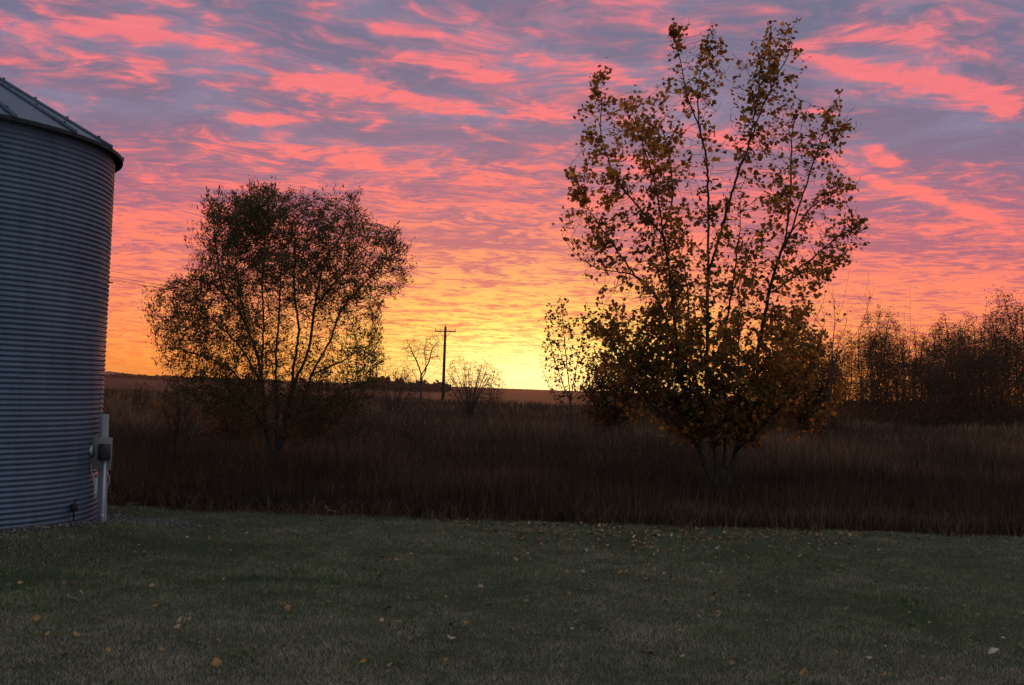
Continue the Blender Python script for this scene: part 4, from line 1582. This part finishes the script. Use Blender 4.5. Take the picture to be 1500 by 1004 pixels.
def undergrowth():
    """Dark brush along the foot of the shelter belt and between the far bushes."""
    rng = np.random.default_rng(91)
    V, f4, f3, T = [], [], [], []
    N = 26000
    px = np.concatenate([rng.uniform(1195, 1620, N - 9000), rng.uniform(900, 1230, 9000)])
    Y = np.where(px < 1230, rng.uniform(55, 75, N), rng.uniform(74, 98, N))
    x = (px - 750) / F * Y
    z = ground_z(x, Y)
    h = (0.7 + 1.3 * vnoise(x * 0.5, Y * 0.2)) * (0.6 + 0.6 * rng.random(N)) * np.where(px < 1230, 0.8, 1.0)
    # stems
    ns = 9000
    i = rng.integers(0, N, ns)
    Vb, fb, kb = blades(x[i], Y[i], z[i], h[i] * 1.15, np.full(ns, 0.03), np.full(ns, 0.25), rng, 2)
    # leaves spread through the height
    P = np.stack([x, Y, z + h * rng.random(N)], -1) + rng.normal(0, 0.15, (N, 3))
    Vl, fl, kl = leaf_mesh(P, 0.10 + 0.12 * rng.random(N), 'oval', rng, 0.2)
    o = mesh_obj('undergrowth', np.concatenate([Vb, Vl]), [fb[0], np.concatenate([fb[1], fl + len(Vb)])], M_BRUSH,
                 tint=np.concatenate([np.full(len(Vb), 0.2), np.repeat(np.clip(rng.normal(0.3, 0.2, N), 0, 1), kl)]))
    tag(o, 'dark tangled undergrowth along the foot of the shelter belt', 'undergrowth', kind='stuff')


undergrowth()


# ------------------------------------------------------------------ power line
def pole(x, y, rz, top, label):
    mw = noise_mat('creosoted_wood', (0.03, 0.022, 0.016, 1), (0.075, 0.055, 0.04, 1), 2.0, 0.9, stretch=(6, 6, 0.5))
    mp = noise_mat('brown_porcelain', (0.04, 0.02, 0.012, 1), (0.07, 0.035, 0.02, 1), 6.0, 0.3, 0.5)
    z0 = gz(x, y)
    root = empty('utility_pole', (x, y, z0), rz)
    tag(root, label, 'utility pole', 'power line poles')
    H = top - z0
    m = MB()
    m.tube([(0, 0, -0.3), (0, 0, H * 0.5), (0, 0, H)], [0.19, 0.165, 0.135], 12)
    m.obj('pole', mw, root, smooth=True)
    za = H - 0.55
    m = MB()
    m.box((0, -0.19, za), (2.5, 0.11, 0.14), 0, 0.01)
    arm = m.obj('crossarm', mw, root)
    m = MB()
    for s in (-1, 1):
        m.tube([(s * 0.72, -0.26, za), (s * 0.05, -0.18, za - 0.75)], 0.028, 6)
    m.obj('brace', mw, root)
    pts = []
    for sx in (-1.15, -0.5, 1.15):
        mm = MB()
        mm.lathe([(0.015, 0.0), (0.02, 0.12), (0.055, 0.13), (0.07, 0.17), (0.045, 0.2), (0.05, 0.24), (0.0, 0.27)], 10, (sx, -0.19, za + 0.07))
        mm.obj('insulator', mp, arm, smooth=True)
        pts.append(Vector((sx, -0.19, za + 0.07 + 0.25)))
    mm = MB()
    mm.lathe([(0.02, 0.0), (0.03, 0.16), (0.06, 0.18), (0.05, 0.26), (0.0, 0.30)], 10, (0, 0, H))
    mm.obj('insulator', mp, root, smooth=True)
    pts.append(Vector((0, 0, H + 0.28)))
    M = Matrix.Translation((x, y, z0)) @ Matrix.Rotation(rz, 4, 'Z')
    return [M @ p for p in pts]


pt = at(652.5, 479, 138.0)
A = pole(pt.x, 138.0, R(4), pt.z, 'wooden utility pole with one crossarm standing on the sunset horizon')
Bp = pole(-47.0, 27.0, R(40), 10.6, 'wooden utility pole of the same line standing out past the grain bin')


def wires():
    mt = noise_mat('wire_metal', (0.05, 0.045, 0.045, 1), (0.09, 0.08, 0.08, 1), 5.0, 0.5)
    for i, (a, b) in enumerate(zip(A, Bp)):
        mid = ('outer', 'inner', 'far', 'topmost')[i]
        m = MB()
        pts = []
        for t in np.linspace(0, 1, 40):
            p = a.lerp(b, float(t))
            p.z -= 4 * 0.9 * t * (1 - t)
            pts.append(p)
        m.tube(pts, 0.012, 5)
        o = m.obj('power_wire', mt)
        tag(o, 'thin overhead wire sloping down toward the utility pole left of the willow', 'wire', 'overhead wires of the power line')


wires()


# ------------------------------------------------------------------ fallen leaves, sticks
M_FALLEN = leaf_mat('fallen_leaf_colours', [(0.0, (0.07, 0.045, 0.03)), (0.35, (0.17, 0.10, 0.06)), (0.6, (0.33, 0.165, 0.045)), (0.8, (0.34, 0.26, 0.17)), (1.0, (0.50, 0.42, 0.32))], 0.15)


def fallen():
    rng = np.random.default_rng(95)
    # a band under the cottonwood along the grass edge, then ever sparser over the lawn
    n1, n2, n3 = 640, 340, 330
    px = np.concatenate([np.clip(rng.normal(1000, 190, n1), 640, 1500), rng.normal(930, 170, n2), rng.uniform(-80, 1580, n3)])
    v = np.concatenate([np.abs(rng.normal(0, 16, n1)), np.abs(rng.normal(10, 42, n2)), rng.uniform(0, 230, n3) ** 1.0])
    py0 = 766 + (px - 750) * 0.0335 + v + 1
    x, y = [], []
    for a, b in zip(px, py0):
        d = ray(a, b)
        T = EYE / -d.z
        x.append(d.x * T)
        y.append(d.y * T)
    x, y = np.array(x), np.array(y) + rng.normal(0, 0.1, len(x))
    k = (y < EDGE + 0.15) & (np.hypot(x - SILO_C.x, y - SILO_C.y) > SILO_R + 0.6) & (y > 3.5)
    x, y = x[k], y[k]
    n = len(x)
    P = np.stack([x, y, ground_z(x, y) + 0.036 + 0.015 * rng.random(n)], -1)
    V, f, kk = flat_leaves(P, 0.026 + 0.034 * rng.random(n), rng)
    tag(mesh_obj('fallen_leaves', V, [f], M_FALLEN, tint=np.repeat(np.clip(rng.normal(0.38, 0.27, n), 0, 1), kk)),
        'small brown and yellow leaves scattered over the lawn, thickest below the cottonwood', 'fallen leaves', kind='stuff')


def flat_leaves(P, size, rng, curl=0.35):
    Vl = np.array([(0, -0.35, 0), (0, 0, 0), (0.30, 0.06, .10), (0.46, 0.30, .2), (0.30, 0.62, .12), (0.0, 1.0, .16), (-0.30, 0.62, .12), (-0.46, 0.30, .2), (-0.30, 0.06, .10), (0, .45, 0)])
    Fl = np.array([(1, 2, 9), (2, 3, 9), (3, 4, 9), (4, 5, 9), (5, 6, 9), (6, 7, 9), (7, 8, 9), (8, 1, 9)])
    n = len(P)
    th = rng.random(n) * 6.283
    ti = rng.normal(0, curl, (n, 2))
    L = np.repeat(Vl[None], n, 0) * size[:, None, None]
    L[..., 2] *= (0.4 + 1.4 * rng.random(n))[:, None] * np.where(rng.random(n) < 0.5, 1, -1)[:, None]
    L[..., 2] += L[..., 0] * ti[:, 0:1] + L[..., 1] * ti[:, 1:2]
    X = L[..., 0] * np.cos(th)[:, None] - L[..., 1] * np.sin(th)[:, None]
    Y = L[..., 0] * np.sin(th)[:, None] + L[..., 1] * np.cos(th)[:, None]
    W = np.stack([X, Y, L[..., 2]], -1) + P[:, None]
    k = len(Vl)
    return W.reshape(-1, 3), (np.arange(n)[:, None, None] * k + Fl[None]).reshape(-1, 3), k


fallen()


def lawn_point(px, py):
    d = ray(px, py)
    T = (EYE - 0.03) / -d.z
    return d.x * T, d.y * T


BIG = [(101, 877, 0.12, 0.92, 'large pale forked leaf near the lower left of the lawn'), (108, 926, 0.085, 0.68, 'tan leaf straight below the large pale forked one'),
       (660, 936, 0.11, 0.86, 'large pale tan leaf on the lawn below the utility pole'), (583, 911, 0.075, 0.60, 'small orange leaf up and to the left of the large tan leaf'),
       (318, 977, 0.09, 0.62, 'bright orange leaf nearest the bottom left of the lawn'), (525, 971, 0.08, 0.60, 'orange leaf at the bottom below the small orange one'),
       (418, 891, 0.075, 0.55, 'orange brown leaf just below the dark arc in the grass'), (703, 854, 0.10, 0.75, 'tan curled leaf right of the dark arc in the grass'),
       (831, 865, 0.07, 0.66, 'yellow leaf on the lawn below the leafy sapling'), (1243, 891, 0.07, 0.85, 'pale leaf on the lawn right of the cottonwood'),
       (953, 952, 0.085, 0.95, 'whitish leaf low on the lawn left of the cottonwood'), (260, 912, 0.06, 0.72, 'small yellow tan leaf between the two tan and orange leaves on the left'),
       (211, 813, 0.09, 0.93, 'pale upturned leaf on the lawn in front of the meter post'), (1447, 957, 0.10, 0.97, 'pale flat leaf at the lower right corner of the lawn')]


def big_leaves():
    rng = np.random.default_rng(97)
    for px, py, s, t, lab in BIG:
        x, y = lawn_point(px, py)
        z = gz(x, y) + 0.034
        V, f, k = flat_leaves(np.array([[0, 0, 0.0]]), np.array([s * 0.85]), rng, 0.45)
        # stalk
        m = V.copy()
        st = m[0]
        e = m[1]
        V = np.concatenate([V, [st + (0, 0, 0.004), e + (0.003, 0, 0), e - (0.003, 0, 0)]])
        f = np.concatenate([f, [[10, 11, 12]]])
        o = mesh_obj('fallen_leaf', V, [f], M_FALLEN, tint=np.full(len(V), t))
        o.location = (x, y, z)
        so = o.modifiers.new('thick', 'SOLIDIFY')
        so.thickness = 0.0012
        tag(o, lab, 'leaf', 'larger single leaves on the lawn')


big_leaves()


def sticks():
    mt = noise_mat('bleached_wood', (0.14, 0.125, 0.105, 1), (0.24, 0.22, 0.19, 1), 20, 0.8)
    for (px, py, pts, lab) in [
        (497, 746, [(-0.11, 0, 0.12), (-0.07, 0.0, 0.055), (0.03, 0.02, 0.03), (0.16, 0.0, 0.025)], 'pale forked stick lying at the grass edge below the willow'),
        (204, 738, [(-0.10, 0, 0.03), (-0.02, 0.0, 0.02), (0.07, 0.03, 0.04), (0.10, 0.0, 0.07)], 'pale crooked twig on the grass right of the meter post')]:
        x, y = lawn_point(px, py)
        y = min(y, EDGE - 0.15)
        x = (px - 750) / F * y
        root = mesh = MB()
        mesh.tube(pts, [0.009, 0.011, 0.009, 0.004], 6)
        mesh.tube([pts[1], (pts[1][0] - 0.01, -0.03, 0.0)], [0.008, 0.005], 6)
        mesh.tube([pts[2], (pts[2][0] + 0.05, -0.05, 0.03)], [0.006, 0.003], 5)
        o = mesh.obj('stick', mt, None)
        o.location = (x, y, gz(x, y) + 0.02)
        tag(o, lab, 'stick')
    # short stake standing at the edge
    x, y = lawn_point(642, 762)
    y = EDGE - 0.05
    x = (642 - 750) / F * y
    m = MB()
    m.tube([(0, 0, -0.1), (0, 0, 0.06), (0.004, 0, 0.11)], [0.016, 0.015, 0.011], 7)
    o = m.obj('stake', mt, None)
    o.location = (x, y, gz(x, y))
    tag(o, 'short pale stake stub at the edge of the tall grass', 'stake')


sticks()


def distant_trees():
    """Low far-off wooded line on the horizon, reads as one mass."""
    rng = np.random.default_rng(99)
    N = 9000
    px = np.concatenate([rng.uniform(520, 660, 4000), rng.uniform(150, 420, 3000), rng.uniform(900, 1500, 2000)])
    Y = np.where(px < 450, rng.uniform(1200, 1500, N), rng.uniform(800, 1000, N))
    x = (px - 750) / F * Y
    env = 0.35 + 0.65 * vnoise(px * 0.09, px * 0 + 4)
    Hh = np.where((px > 520) & (px < 660), 9.0, 4.0) * env
    z = ground_z(x, Y) + Hh * rng.random(N)
    V, f, k = leaf_mesh(np.stack([x, Y, z], -1), 2.2 + 1.6 * rng.random(N), 'oval', rng, 0.0)
    tag(mesh_obj('distant_woods', V, [f], M_BRUSH, tint=np.repeat(rng.random(N) * 0.6, k)), 'low line of far-off trees along the horizon', 'trees', kind='stuff')


distant_trees()


# ------------------------------------------------------------------ evening haze
def haze():
    mt = bpy.data.materials.new('haze')
    mt.use_nodes = True
    t = NT(mt.node_tree)
    v = t.n('ShaderNodeVolumePrincipled')
    v.inputs['Color'].default_value = (0.95, 0.62, 0.45, 1)
    v.inputs['Density'].default_value = 0.00006
    v.inputs['Anisotropy'].default_value = 0.4
    o = t.n('ShaderNodeOutputMaterial')
    t.put(o.inputs['Volume'], v.outputs[0])
    m = MB()
    m.box((0, 2080, 10.0), (9400, 4500, 30.0))
    h = m.obj('haze', mt)
    tag(h, kind='stuff')


haze()
